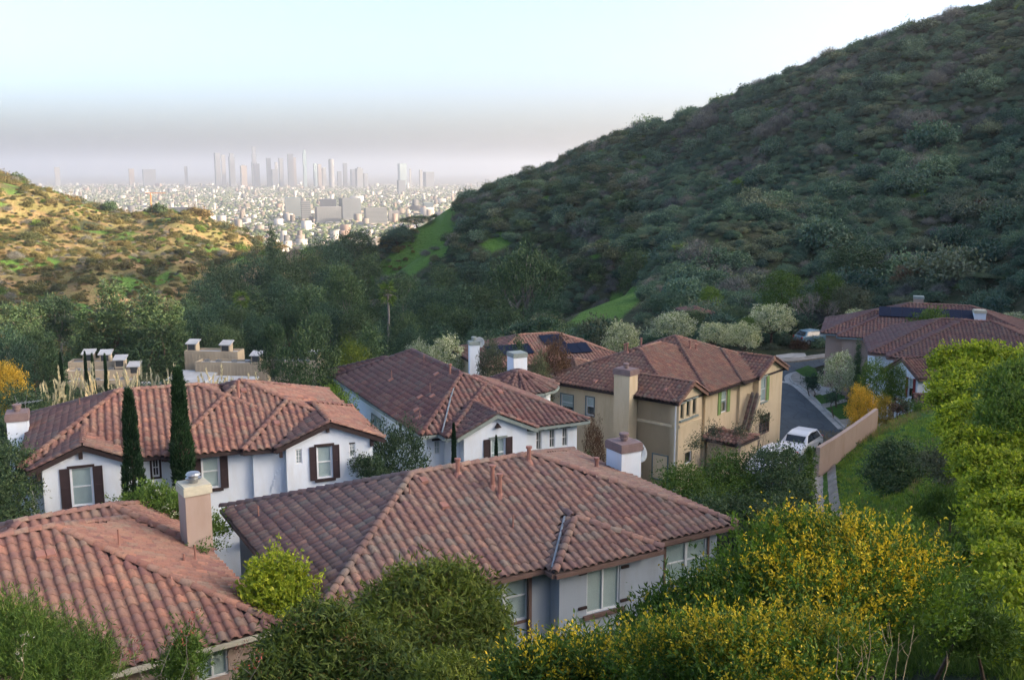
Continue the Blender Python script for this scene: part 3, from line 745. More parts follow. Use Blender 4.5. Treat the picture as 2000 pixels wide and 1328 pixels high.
        # gutters
        for b in s.b:
            for i in range(b.n):
                if b.k[i] is None: continue
                P, t, mm = b.p[i], b.t[i], b.m[i]; L = np.linalg.norm(b.p[(i+1) % b.n] - P); n = max(1, int(L/.25)); run = None
                fr = (P, t, -mm)
                for j in range(n+1):
                    q = P + t*(L*(j+.5)/n) + mm*.02
                    ok = j < n and not (s.top(q[0], q[1]) > b.h(q[0], q[1]) + .05)
                    if ok and run is None: run = L*j/n
                    if not ok and run is not None:
                        e = L*j/n
                        if e - run > .3: MB().fbox(fr, run, e, -.02, .10, b.ez - .16, b.ez - .035).build('gutter', s.gutm, s.root)
                        run = None
    # ---- walls with openings
    def build_walls(s):
        for bi, b in enumerate(s.b):
            if not b.wall: continue
            mb = MB()
            for e in range(b.n):
                P, t, n, L = s.wallframe(bi, e); ops = s.open.get((bi, e), [])
                xs = np.linspace(0, L, 41); zz = np.array([float(b.h(*(P + t*x))) - .13 for x in xs]); zt = float(zz.min())
                zb = s.zg - .6
                X = sorted({0.0, L} | {o[0] for o in ops} | {o[1] for o in ops}); Z = sorted({zb, zt} | {min(o[2], zt) for o in ops} | {min(o[3], zt - .002) for o in ops})
                pt = lambda a, z, d=0.0: (P[0] + t[0]*a + n[0]*d, P[1] + t[1]*a + n[1]*d, z)
                for x0, x1 in zip(X[:-1], X[1:]):
                    for z0, z1 in zip(Z[:-1], Z[1:]):
                        cx_, cz_ = (x0+x1)/2, (z0+z1)/2
                        if any(o[0] < cx_ < o[1] and o[2] < cz_ < o[3] for o in ops): continue
                        mb.add([pt(x0,z0), pt(x1,z0), pt(x1,z1), pt(x0,z1)], [(0,1,2,3)])
                if zz.max() - zt > .02:
                    mb.add([pt(0, zt), pt(L, zt)] + [pt(x, z) for x, z in zip(xs[::-1], zz[::-1]) if z > zt + 1e-4], [tuple(range(2 + int((zz > zt + 1e-4).sum())))])
                for a0, a1, z0, z1 in ops:
                    d = -.14
                    mb.add([pt(a0,z0),pt(a1,z0),pt(a1,z1),pt(a0,z1),pt(a0,z0,d),pt(a1,z0,d),pt(a1,z1,d),pt(a0,z1,d)], [(0,4,5,1),(1,5,6,2),(2,6,7,3),(3,7,4,0)])
            mb.build('wall', s.wallm, s.root)
    # ---- windows
    def window(s, bi, e, u0, v0, u1, v1, style='dh', trim=None, shutters=None, head=None, sill=None, blind=1.0, mull=(1, 2), frame=None, arch=False, box=None):
        a0, a1, z0, z1 = box or s.rect_on(bi, e, u0, v0, u1, v1)
        P, t, n, L = s.wallframe(bi, e); a0 = max(a0, .05); a1 = min(a1, L - .05)
        if a1 - a0 < .15: return None
        s.open.setdefault((bi, e), []).append((a0, a1, z0, z1)); fr = (P, t, n); fm = frame or M['vinyl']
        f = MB(); w = .05; d0, d1 = -.115, -.045
        f.fbox(fr, a0, a0+w, d0, d1, z0, z1).fbox(fr, a1-w, a1, d0, d1, z0, z1).fbox(fr, a0+w, a1-w, d0, d1, z0, z0+w).fbox(fr, a0+w, a1-w, d0, d1, z1-w, z1)
        if style == 'dh': f.fbox(fr, a0+w, a1-w, d0+.01, d1+.008, (z0+z1)/2-.025, (z0+z1)/2+.025)
        if style == 'slider': f.fbox(fr, (a0+a1)/2-.03, (a0+a1)/2+.03, d0+.01, d1+.008, z0+w, z1-w)
        if style == 'pair':
            c = (a0+a1)/2; f.fbox(fr, c-.05, c+.05, d0+.01, d1+.02, z0+w, z1-w)
            for q0, q1 in ((a0+w, c-.05), (c+.05, a1-w)): f.fbox(fr, q0, q1, d0+.01, d1+.008, (z0+z1)/2-.02, (z0+z1)/2+.02)
        if style == 'grid':
            for k in range(1, mull[0]+1): x = a0+(a1-a0)*k/(mull[0]+1); f.fbox(fr, x-.015, x+.015, d0+.01, d1-.005, z0+w, z1-w)
            for k in range(1, mull[1]+1): z = z0+(z1-z0)*k/(mull[1]+1); f.fbox(fr, a0+w, a1-w, d0+.012, d1-.007, z-.015, z+.015)
        W = f.build('window', fm, s.root)
        MB().fbox(fr, a0+w*.6, a1-w*.6, -.088, -.082, z0+w*.6, z1-w*.6).build('pane', M['glass'], W)
        MB().fbox(fr, a0-.02, a1+.02, -.42, -.40, z0-.02, z1+.02).build('room_back', M['room'], W)
        if blind:
            bl = MB(); zz = z1 - .06; zl = z1 - (z1 - z0)*blind
            while zz > zl + .05:
                p0 = [P + t*a + n*d for a, d in ((a0+.05, -.098), (a1-.05, -.098), (a1-.05, -.116), (a0+.05, -.116))]
                bl.add([(p0[0][0],p0[0][1],zz-.062),(p0[1][0],p0[1][1],zz-.062),(p0[2][0],p0[2][1],zz),(p0[3][0],p0[3][1],zz)], [(0,1,2,3)]); zz -= .060
            bl.build('blind', M['blind'], W)
        if trim is not None:
            k = .085; T = MB(); T.fbox(fr, a0-k, a0, -.01, .03, z0-k, z1+k).fbox(fr, a1, a1+k, -.01, .03, z0-k, z1+k).fbox(fr, a0, a1, -.01, .028, z1, z1+k).fbox(fr, a0, a1, -.01, .035, z0-k, z0)
            T.build('trim', trim, W)
        if head is not None: MB().fbox(fr, a0-.12, a1+.12, -.01, .07, z1+.01, z1+.11).build('head', head, W)
        if sill is not None: MB().fbox(fr, a0-.14, a1+.14, -.01, .12, z0-.13, z0-.01).build('sill', sill, W)
        if shutters is not None:
            sw = min(.42, (a1-a0)*.48)
            for q0, q1 in ((a0-sw-.04, a0-.04), (a1+.04, a1+.04+sw)):
                if q0 < .02 or q1 > L - .02: continue
                S_ = MB(); S_.fbox(fr, q0, q1, .01, .045, z0-.06, z1+.02)
                for z in (z0-.06, (z0+z1)/2-.03, z1-.06): S_.fbox(fr, q0+.03, q1-.03, .045, .06, z+.01, z+.07)
                for x in (q0, q1-.05): S_.fbox(fr, x, x+.05, .045, .058, z0-.05, z1+.01)
                S_.build('shutter', shutters, W)
        return W
    def bar(s, bi, e, u0, v0, u1, v1, mat, name='bracket', d=.06):
        a0, a1, z0, z1 = s.rect_on(bi, e, u0, v0, u1, v1); P, t, n, L = s.wallframe(bi, e)
        return MB().fbox((P, t, n), a0, a1, -.01, d, z0, z1).build(name, mat, s.root)
    # ---- roof furniture
    def roof_pt(s, u, v):
        r = ray(u, v); d = np.linalg.norm(s.o)
        for k in np.arange(d*.7, d*1.6, .03):
            l = s.loc(r*k); z = float(s.top(l[0], l[1]))
            if z > -50 and l[2] < z: return l[0], l[1], z
        return None
    def pipe(s, u, v, h=.45, r=.055, cap=True, mat=None):
        q = s.roof_pt(u, v)
        if q is None: return
        x, y, z = q; mb = MB(); mb.tube((x, y, z-.1), (x, y, z+h+.1), r, r, 8)
        if cap: mb.tube((x, y, z+h+.1), (x, y, z+h+.18), r*1.5, r*1.5, 8)
        mb.tube((x, y, z-.02), (x, y, z+.16), r*2.6, r*1.1, 8, False)
        mb.build('vent_pipe', mat or M['terracotta'], s.root)
    def vent_tile(s, u, v):
        q = s.roof_pt(u, v)
        if q is None: return
        x, y, z = q; e = .12; gxx = (float(s.top(x+e, y)) - float(s.top(x-e, y)))/(2*e); gyy = (float(s.top(x, y+e)) - float(s.top(x, y-e)))/(2*e)
        mb = MB(); g = np.array([gxx, gyy]); L = np.linalg.norm(g)
        if not .05 < L < 1: return
        g /= L; sd = np.array([-g[1], g[0]])
        fr = (np.array([x, y]) - sd*.2, sd, -g); V = []
        for a, d, zz in ((.06,.13,.10),(.34,.13,.10),(.34,-.17,.09),(.06,-.17,.09),(.09,.13,.185),(.31,.13,.185),(.31,-.14,.17),(.09,-.14,.17)):
            p = fr[0] + fr[1]*a + fr[2]*d; V.append((p[0], p[1], z + zz - d*L))
        mb.add(V, [(0,3,2,1),(4,5,6,7),(0,1,5,4),(1,2,6,5),(2,3,7,6),(3,0,4,7)]); mb.build('vent_tile', M['terracotta'], s.root)
    def chimney(s, x, y, w, d, z0, z1, wallm, capm, capw=.08, caph=.32, flue='drum', rot=0.0):
        ch = MB().box(x-w/2, x+w/2, y-d/2, y+d/2, z0, z1).build('chimney', wallm, s.root)
        mb = MB(); mb.box(x-w/2-capw, x+w/2+capw, y-d/2-capw, y+d/2+capw, z1 - .003, z1+caph).box(x-w/2-capw*.5, x+w/2+capw*.5, y-d/2-capw*.5, y+d/2+capw*.5, z1+caph, z1+caph+.06); mb.build('cap', capm, ch)
        if flue == 'drum':
            mb = MB(); z = z1+caph+.05; mb.lathe(x, y, [(.12, z), (.12, z+.10), (.19, z+.11), (.19, z+.15), (.16, z+.16), (.16, z+.22), (.20, z+.23), (.20, z+.32), (.15, z+.34)], 14); mb.build('flue', capm, ch)
        if flue == 'metal':
            mb = MB(); z = z1+caph+.05; mb.lathe(x, y, [(.14, z), (.14, z+.12), (.25, z+.14), (.25, z+.17), (.16, z+.18), (.16, z+.26), (.24, z+.28), (.2, z+.34), (.1, z+.36)], 16); mb.build('flue', M['metal'], ch)
        return ch
    def zfor(s, x, y, v):
        lo, hi = -8.0, 8.0
        for _ in range(50):
            m_ = (lo+hi)/2
            if proj(s.world(x, y, m_))[1] < v: hi = m_
            else: lo = m_
        return lo
    def finish(s): s.build_walls(); s.build_roof()
    def valley(s, pts):
        mb = MB()
        for (a, b_) in zip(pts[:-1], pts[1:]):
            A, B_ = [np.array([q[0], q[1], float(s.top(q[0], q[1])) + .10]) for q in (a, b_)]
            mb.tube(A, B_, .045, .045, 6)
        mb.build('valley_flashing', M['lead'], s.root)

# ---- grey house in the centre (nearest whole house)
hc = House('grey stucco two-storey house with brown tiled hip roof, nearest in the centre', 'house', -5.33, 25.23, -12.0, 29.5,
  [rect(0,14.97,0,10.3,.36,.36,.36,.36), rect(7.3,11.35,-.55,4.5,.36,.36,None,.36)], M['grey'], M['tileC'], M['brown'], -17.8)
hc.window(0,0, 940,1121,1031,1219,'pair',trim=M['brown'],blind=1.0)
hc.window(0,0, 1300,1058,1380,1130,'pair',trim=M['brown'],blind=1.0)
hc.window(1,0, 1146,1099,1210,1192,'slider',sill=M['brown'],blind=1.0)
hc.window(1,0, 1120,1248,1196,1328,'pair',trim=M['brown'],blind=.5)
hc.window(0,3, 572,1120,612,1170,'slider',trim=M['brown'],blind=.4)
for q in ((1130,1116,1145,1121),(1129,1184,1145,1189),(1213,1103,1227,1108),(1211,1168,1226,1173)): hc.bar(1,0,*q,M['dark'])
hc.finish()
hc.valley([(7.32,-.35),(9.1,1.75)])
MB().box(6.9,7.0,.30,.44,-5.4,-.2).build('downpipe', M['brown'], hc.root)
mb = MB(); P_, t_, n_, L_ = hc.wallframe(0,0); a_, z_ = hc.on_wall(0,0,985,1262); q_ = P_ + t_*a_; mb.tube((*q_, z_), (*(q_ + n_*.12), z_), .05, .05, 8); mb.tube((*(q_ + n_*.12 - t_*.08), z_), (*(q_ + n_*.24 - t_*.14), z_-.08), .05, .065, 8); mb.tube((*(q_ + n_*.12 + t_*.08), z_), (*(q_ + n_*.24 + t_*.14), z_-.08), .05, .065, 8); mb.build('security_lamp', M['vinyl'], hc.root)
for u,v,h in ((770,932,.4),(894,930,.45),(1033,905,.45),(962,955,.65),(976,972,.65),(1165,917,.3)): hc.pipe(u,v,h,.075)
for u,v in ((800,970),(1002,1032),(505,1012),(690,940)): hc.pipe(u,v,.35,.022,False)
for u,v in ((828,945),(868,995)): hc.vent_tile(u,v)
zc = hc.zfor(15.0,6.6,878)
hc.chimney(15.05,6.7,.95,1.05,-6.2,zc,M['white'],M['capbrown'],.045,.28)

# ---- white house with dark shutters on the left
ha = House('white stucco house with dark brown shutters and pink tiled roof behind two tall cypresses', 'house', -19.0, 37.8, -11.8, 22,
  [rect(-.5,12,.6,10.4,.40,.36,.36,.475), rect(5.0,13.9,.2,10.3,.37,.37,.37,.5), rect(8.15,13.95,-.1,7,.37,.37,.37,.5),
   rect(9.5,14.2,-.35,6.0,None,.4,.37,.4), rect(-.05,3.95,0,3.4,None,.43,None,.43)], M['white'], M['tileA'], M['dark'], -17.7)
ha.window(4,0,140,913,181,987,'dh',shutters=M['shut'],head=M['dark'],sill=M['dark'])
ha.window(0,0,297,895,311,931,'grid',mull=(1,1),blind=0,trim=M['dark'])
ha.window(1,0,395,888,428,953,'dh',shutters=M['shut'],head=M['dark'],sill=M['dark'])
ha.window(3,0,577,877,590,906,'grid',mull=(1,3))
ha.window(3,0,620,871,648,933,'dh',shutters=M['shut'],head=M['dark'],sill=M['dark'])
ha.window(3,0,682,864,694,893,'grid',mull=(1,3))
ha.finish()
# gable brackets, downpipe, stucco chimney shoulder
for bi, q in ((4,(153,868,161,895)),(4,(72,920,80,938)),(3,(636,825,642,843)),(3,(545,876,551,892)),(3,(722,855,728,870))): ha.bar(bi,0,*q,M['dark'],d=.16)
P, t, n, L = ha.wallframe(2,0); fr = (P,t,n)
mb = MB()
for k in range(9):
    f = k/8; zt_ = -1.05 - 2.3*f**1.6; mb.fbox(fr, .45 + .72*(1-f) - .72*.125 + .0, .45 + .72*(1-f) + .002, 0, .05, -6, zt_)
mb.build('wall_buttress', M['white'], ha.root)
mb = MB(); q = ha.wallframe(4,3)[0]; mb.tube((-.02,.42,-.2),(-.02,.42,-6),.05,.05,8); mb.build('downpipe', M['vinyl'], ha.root)
MB().fbox((P,t,n), -.6, 1.5, 0, .25, -4.15, -4.0).build('wall_ledge', M['white'], ha.root)
cA = ha.loc(aty(40, 880, 44.0)); ha.chimney(cA[0], cA[1], .85, 1.0, -6.5, ha.zfor(cA[0], cA[1]-.4, 822), M['white'], M['capbrown'], .06, .3)
for u,v,h in ((352,752,.35),(322,757,.3),(372,752,.3),(466,775,.6)): ha.pipe(u,v,h,.07)
ha.vent_tile(476,768); ha.vent_tile(541,832); ha.pipe(156,795,.35,.02,False); ha.pipe(490,778,.4,.02,False)

# ---- white house with the round turret, middle
hb_ = [rect(0,7.7,0,15.4,.53,.53,.53,.53), rect(.95,9.0,-1.0,9.0,.39,.39,.39,.39), rect(1.37,5.75,-1.35,4.0,None,.45,None,.45),
   Block([(9.4+2.45*math.cos(a), 8.2+2.45*math.sin(a)) for a in [2*math.pi*i/14 for i in range(14)]], [.40]*14, 0.0), rect(.3,7.0,12.0,18.5,.4,.4,.4,.4,ez=-.25)]
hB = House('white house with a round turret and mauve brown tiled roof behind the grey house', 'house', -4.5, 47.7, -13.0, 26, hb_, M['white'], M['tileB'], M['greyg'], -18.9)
hB.window(2,0,959,856,986,912,'dh',shutters=M['shut'],head=M['greyg'],blind=1)
for u0,u1,v0,v1 in ((1047,1058,841,879),(1073,1084,838,875),(1098,1109,835,872)): hB.window(1,0,u0,v0,u1,v1,'grid',mull=(1,1),blind=0,head=M['dark'])
hB.window(0,0,848,860,860,887,'grid',mull=(1,1),blind=1,head=M['dark'])
hB.window(0,3,727,815,744,845,'slider',trim=M['greyg'])
hB.finish()
P, t, n, L = hB.wallframe(1,0); MB().fbox((P,t,n), 3.5, L+.12, -.01, .12, -2.75, -2.35).build('string_course', M['white'], hB.root)
P2, t2, n2, L2 = hB.wallframe(1,1); MB().fbox((P2,t2,n2), 0, L2, -.01, .12, -2.75, -2.35).build('string_course', M['white'], hB.root)
hB.valley([(1.0,-.3),(2.4,2.0),(3.2,3.2)])
P, t, n, L = hB.wallframe(2,0); mb = MB(); a_, z_ = hB.on_wall(2,0,971,831); mb.add([(*(P+t*(a_-.16)),z_-.08),(*(P+t*(a_+.16)),z_-.08),(*(P+t*a_),z_+.16),(*(P+t*(a_-.16)+n*.2),z_-.08),(*(P+t*(a_+.16)+n*.2),z_-.08),(*(P+t*a_+n*.2),z_+.14)],[(0,1,4,3),(1,2,5,4),(2,0,3,5),(3,4,5)]); mb.build('gable_vent', M['dark'], hB.root)
for u,v,h in ((816,690,.5),(872,705,.5),(879,735,.5)): hB.pipe(u,v,h,.07)
for u,v in ((840,770),(765,743),(828,712),(820,825)): hB.pipe(u,v,.5,.025,False)
for u,v in ((851,735),(819,780),(843,778),(812,805),(817,820),(930,745),(977,770),(762,746)): hB.vent_tile(u,v)
cB = hB.loc(aty(1010, 740, 62)); hB.chimney(cB[0], cB[1], .95, .95, -6, hB.zfor(cB[0], cB[1]-.4, 698), M['white'], M['greyg'], .03, .22, None)

# ---- tan house with green shutters
hD = House('tan stucco house with green shutters and dusty brown roof beside the street', 'house', 10.3, 61.0, -14.5, 50,
  [rect(0,12.5,0,10.9,.38,.42,.42,.47), rect(3.8,14.9,-.2,11.2,.40,.44,.44,.42), rect(8.3,15,-.4,8,.40,.42,.40,.42),
   rect(10.3,15.0,-.6,4,None,.46,None,.46), rect(0,3.76,-.2,4,None,.53,None,.53), rect(1.0,6.5,8,13.6,.36,.36,.36,.36,ez=-.05)], M['tan'], M['tileD'], M['dark'], -20.1, fascia=M['tileD'])
hD.window(0,3,1096,771,1119,801,'dh',trim=M['slate'],blind=.8)
hD.window(0,3,1145,776,1160,811,'dh',trim=M['slate'],blind=.5)
hD.window(0,3,1217,784,1237,835,'dh',trim=M['slate'],blind=.6)
hD.window(0,3,1275,889,1303,935,'dh',trim=M['slate'],blind=.5)
for u0,u1,v0,v1 in ((1329,1336,789,819),(1341,1348,783,815),(1353,1360,778,810)): hD.window(4,0,u0,v0,u1,v1,'plain',blind=0,frame=M['tan'],sill=M['greyg'],head=M['greyg'])
hD.window(1,0,1372,767,1376,792,'dh',blind=.8)
hD.window(1,0,1408,758,1419,805,'dh',shutters=M['greensh'],blind=.6)
hD.window(3,0,1486,737,1496,783,'dh',shutters=M['greensh'],head=M['greyg'],sill=M['greyg'],blind=1)
hD.window(4,0,1337,882,1350,905,'plain',blind=0,trim=M['tan'])
hD.window(1,0,1390,857,1406,905,'plain',blind=0,trim=M['tan'],frame=M['dark'])
hD.window(3,0,1470,812,1503,850,'grid',mull=(3,3),blind=0,frame=M['brown'])
hD.finish()
P, t, n, L = hD.wallframe(4,0); zb_ = hD.on_wall(4,0,1330,832)[1]
MB().fbox((P,t,n), 0, L, -.01, .09, zb_-.1, zb_+.08).build('string_course', M['tan'], hD.root)
P, t, n, L = hD.wallframe(0,3); MB().fbox((P,t,n), L-4.2, L, -.01, .09, zb_-.1, zb_+.08).build('string_course', M['tan'], hD.root)
mb = MB(); mb.tube((.28,.15,-.2),(.28,.15,-5.8),.05,.05,8); mb.build('downpipe', M['vinyl'], hD.root)
zch = hD.zfor(-.3,4.0,730); ch = hD.chimney(-.1,3.7,.95,1.2,-6,zch,M['tan'],M['capbrown'])
MB().box(-.75,.3,2.9,3.6,-6,-3.6).build('chimney_base', M['tan'], hD.root)
# entrance porch: small tiled lean-to and buttress
po = [rect(4.1,7.0,-2.3,.3,.55,.2,None,.3,ez=-3.2,over=.25)]
hP = House('small tiled entrance porch with an arched opening on the tan house', 'porch', *hD.o, 50, po, M['tan'], M['tileA'], M['dark'], -20.1, single=120)
hP.window(0,0,1388,857,1405,905,'plain',blind=0,frame=M['dark'])
hP.finish()
for u,v,h in ((1220,690,.5),(1225,690,.55),(1252,680,.55),(1279,668,.6),(1347,683,.5),(1359,685,.3)): hD.pipe(u,v,h,.07)
for u,v in ((1145,760),(1162,748),(1193,765),(1300,765)): hD.vent_tile(u,v)
MB().add([(8.6,-.95,-6),(9.9,-.95,-6),(9.9,-.95,-1.1),(8.6,-.95,-3.4),(8.6,.4,-6),(9.9,.4,-6),(9.9,.4,-1.1),(8.6,.4,-3.4)],[(0,1,2,3),(7,6,5,4),(0,4,5,1),(1,5,6,2),(2,6,7,3),(3,7,4,0)]).build('buttress', M['tan'], hD.root)
for k in range(14):
    o = bpy.data.objects.new('ridge_cap', bpy.data.meshes['ridge_cap']); link(o, hD.root)
    d = np.array([.475, 0, .88]); sx = np.cross(d, (0,1.0,0)); o.matrix_basis = Matrix([[0, d[0], -d[2], 8.56+(k%7)*.19], [1, 0, 0, -.72 + .36*(k//7)], [0, d[2], d[0], -3.42+(k%7)*.345], [0, 0, 0, 1]])

# ---- pinkish house at the bottom left
hE = House('pinkish beige house with a large tiled roof in the bottom left corner', 'house', -6.25, 25.25, -12.2, 34,
  [rect(-14,0,0,10.6,.365,.44,.40,.4), rect(-7.5,.1,6.2,12.0,.42,.5,.42,.5,ez=-.02), rect(-9.8,-4.3,-2.3,1.5,None,.34,None,.34,ez=-.75)], M['pinkbeige'], M['tileA'], M['cream'], -18)
hE.window(0,0,384,1268,446,1325,'slider',blind=1.0)
hE.window(0,0,322,1290,372,1340,'slider',blind=1.0)
hE.finish()
cE = hE.loc(aty(385,1065,30.6)); hE.chimney(cE[0],cE[1],.8,.8,-6,hE.zfor(cE[0],cE[1]-.4,966),M['pinkbeige'],M['cream'],.05,.24,'metal')
for u,v,h in ((233,1072,.5),(382,1098,.45),(360,1100,.2)): hE.pipe(u,v,h,.03,False)
hE.vent_tile(80,1093); hE.vent_tile(100,1090)
# ---- houses behind
hF = House('house with solar panels half hidden behind trees beyond the tan house', 'house', 1.0, 80.5, -16.0, 20, [rect(-3.5,9.5,0,9.5,.36,.36,.36,.36)], M['tan'], M['tileA'], M['dark'], -20.4, single=0)
hF.finish()
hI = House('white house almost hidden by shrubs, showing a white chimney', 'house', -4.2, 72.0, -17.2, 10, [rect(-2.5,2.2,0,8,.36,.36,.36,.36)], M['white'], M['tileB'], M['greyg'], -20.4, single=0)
hI.finish(); cI = hI.loc(aty(926,735,73)); hI.chimney(cI[0],cI[1],.75,.75,-5,hI.zfor(cI[0],cI[1]-.3,674),M['white'],M['greyg'],.05,.2,'drum')
hG = House('mauve pink house with a long row of solar panels near the hill', 'house', 28.4, 89.4, -14.8, -20,
  [rect(1.2,19,-1.2,12.0,.36,.36,.36,.40), rect(-.3,6,.3,9.5,.36,None,.36,.36)], M['mauve'], M['tileB'], M['slate'], -20.1, single=0)
hG.window(1,3,1603,655,1607,690,'grid',mull=(1,3),blind=.5,trim=M['slate']); hG.window(1,3,0,0,0,0,'dh',box=(1.2,2.2,-4.4,-3.0),trim=M['slate'])
hG.finish()
cG = hG.loc(aty(1793,600,103)); hG.chimney(cG[0],cG[1],.95,.95,-4,hG.zfor(cG[0],cG[1]-.4,584),M['mauve'],M['greyg'],.05,.2,None)
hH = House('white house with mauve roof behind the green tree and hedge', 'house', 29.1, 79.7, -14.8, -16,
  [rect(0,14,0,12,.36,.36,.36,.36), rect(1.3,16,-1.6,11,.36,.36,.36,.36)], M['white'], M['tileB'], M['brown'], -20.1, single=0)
hH.window(1,0,1746,702,1752,716,'grid',mull=(1,1),blind=0); hH.window(1,3,1692,697,1696,720,'dh',blind=.5)
hH.finish()
cH = hH.loc(aty(1912,625,88)); hH.chimney(cH[0],cH[1],.95,.95,-4,hH.zfor(cH[0],cH[1]-.4,612),M['white'],M['cream'],.05,.2,None)
pk = onz(1794,741,-15.9)
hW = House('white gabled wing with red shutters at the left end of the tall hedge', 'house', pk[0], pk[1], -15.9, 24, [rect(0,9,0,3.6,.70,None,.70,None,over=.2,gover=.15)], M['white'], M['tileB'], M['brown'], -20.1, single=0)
hW.window(0,3,1774,738,1783,776,'dh',shutters=M['redsh'],blind=.5)
hW.finish()
hS = House('tiny white gabled garden building below the red shuttered gable', 'outbuilding', 30.2, 72.6, -17.6, -16, [rect(0,3.5,0,1.9,.8,None,.8,None,over=.15)], M['white'], M['tileB'], M['brown'], -20, single=0); hS.finish()
hR = House('low tiled roof corner showing above shrubs at the hill foot', 'house', *aty(1345,634,128)[:2], -18.6, 10, [rect(0,3.6,0,5,.3,.3,.3,.3)], M['terrawall'], M['tileA'], M['dark'], -21.5, single=0); hR.finish()

# solar panels, each its own part
def solar(h, bi, e, a0, d0, nx_, ny_, pw=1.0, ph=1.65):
    b = h.b[bi]; p = b.k[e]; t = np.array([*b.t[e], 0]); mm = b.m[e]; c = 1/math.sqrt(1+p*p); U = np.array([mm[0]*c, mm[1]*c, p*c]); Nn = np.cross(t, U)
    mb = MB(); mb.box(0, pw-.02, 0, ph-.02, 0, .04); me = mb.mesh('solar_panel', M['solar'])
    for i in range(nx_):
        for j in range(ny_):
            org = np.array([*b.p[e], b.ez]) + t*(a0+i*pw) + U*(d0+j*ph) + Nn*.19
            o = bpy.data.objects.new('solar_panel', me); link(o, h.root); o.matrix_basis = Matrix([[t[k], U[k], Nn[k], org[k]] for k in range(3)] + [[0,0,0,1]])
solar(hG, 0, 0, 3.4, 4.0, 8, 1, 1.0, 1.9)
solar(hF, 0, 0, 7.2, 1.2, 3, 1); solar(hF, 0, 0, 6.4, 2.9, 2, 1); solar(hF, 0, 0, 1.0, 1.6, 4, 1)

# ---- satellite dishes and aerial: things of their own
def dish(name, label, p, r, az, el, pole):
    o = empty(name, p); tag(o, label, 'satellite dish', 'satellite dishes')
    V = []; n = 16; rings = 5
    for k in range(rings+1):
        q = k/rings; 
        for i in range(n): V.append((q*r*math.cos(2*math.pi*i/n), q*q*r*.22, q*r*1.08*math.sin(2*math.pi*i/n)))
    Fs = [(k*n+i, k*n+(i+1)%n, (k+1)*n+(i+1)%n, (k+1)*n+i) for k in range(rings) for i in range(n)]
    me = MB().add(V, Fs).mesh('reflector', M['dish'], True); rf = obj('reflector', me, o); rf.rotation_euler = (el, 0, az); rf.location = (0, 0, pole)
    sm = rf.modifiers.new('solid', 'SOLIDIFY'); sm.thickness = .015
    m_ = rf.rotation_euler.to_matrix(); q = m_ @ Vector((0, r*1.0, -r*.1)) + Vector((0,0,pole)); b_ = m_ @ Vector((0, .05, -r*.9)) + Vector((0,0,pole))
    MB().tube(b_, q, .015, .015, 6).tube(q - Vector((0,0,.05)), q + Vector((0,0,.06)), .045, .045, 8).build('feed_arm', M['metal'], o)
    MB().tube((0,0,-.1), (0,0,pole), .022, .022, 8).tube((.3,.1,-.1),(0,0,pole*.7),.015,.015,6).build('pole', M['metal'], o)
q = hD.roof_pt(1236,770); w_ = hD.world(*q); dish('satellite_dish', 'dark satellite dish on the tan house roof beside its chimney', w_ + np.array([-.3,0,0]), .45, R(200), R(40), .75)
dish('satellite_dish', 'grey satellite dish on a pole behind the white chimney of the grey house', aty(1241,925,39.6), .48, R(215), R(35), .95)
dish('satellite_dish', 'small dish on top of the far white chimney', aty(936,678,73), .38, R(190), R(20), .35)
an = empty('tv_aerial', aty(50,797,44.2)); tag(an, 'thin metal television aerial above the left white chimney', 'aerial')
mb = MB(); mb.tube((0,0,-.4),(0,0,.35),.012,.012,6); mb.build('mast', M['metal'], an)
mb = MB(); mb.tube((-.5,-.1,.2),(.75,.15,.34),.012,.012,6)
for k in range(7):
    x = -.45+k*.18; mb.tube((x,-.35+k*.02,.2+k*.02),(x,.35-k*.02,.22+k*.02),.006,.006,5)
mb.tube((-.3,0,.1),(-.42,-.1,.62),.008,.008,5).tube((0,0,.2),(.12,0,.62),.008,.008,5); mb.build('elements', M['metal'], an)

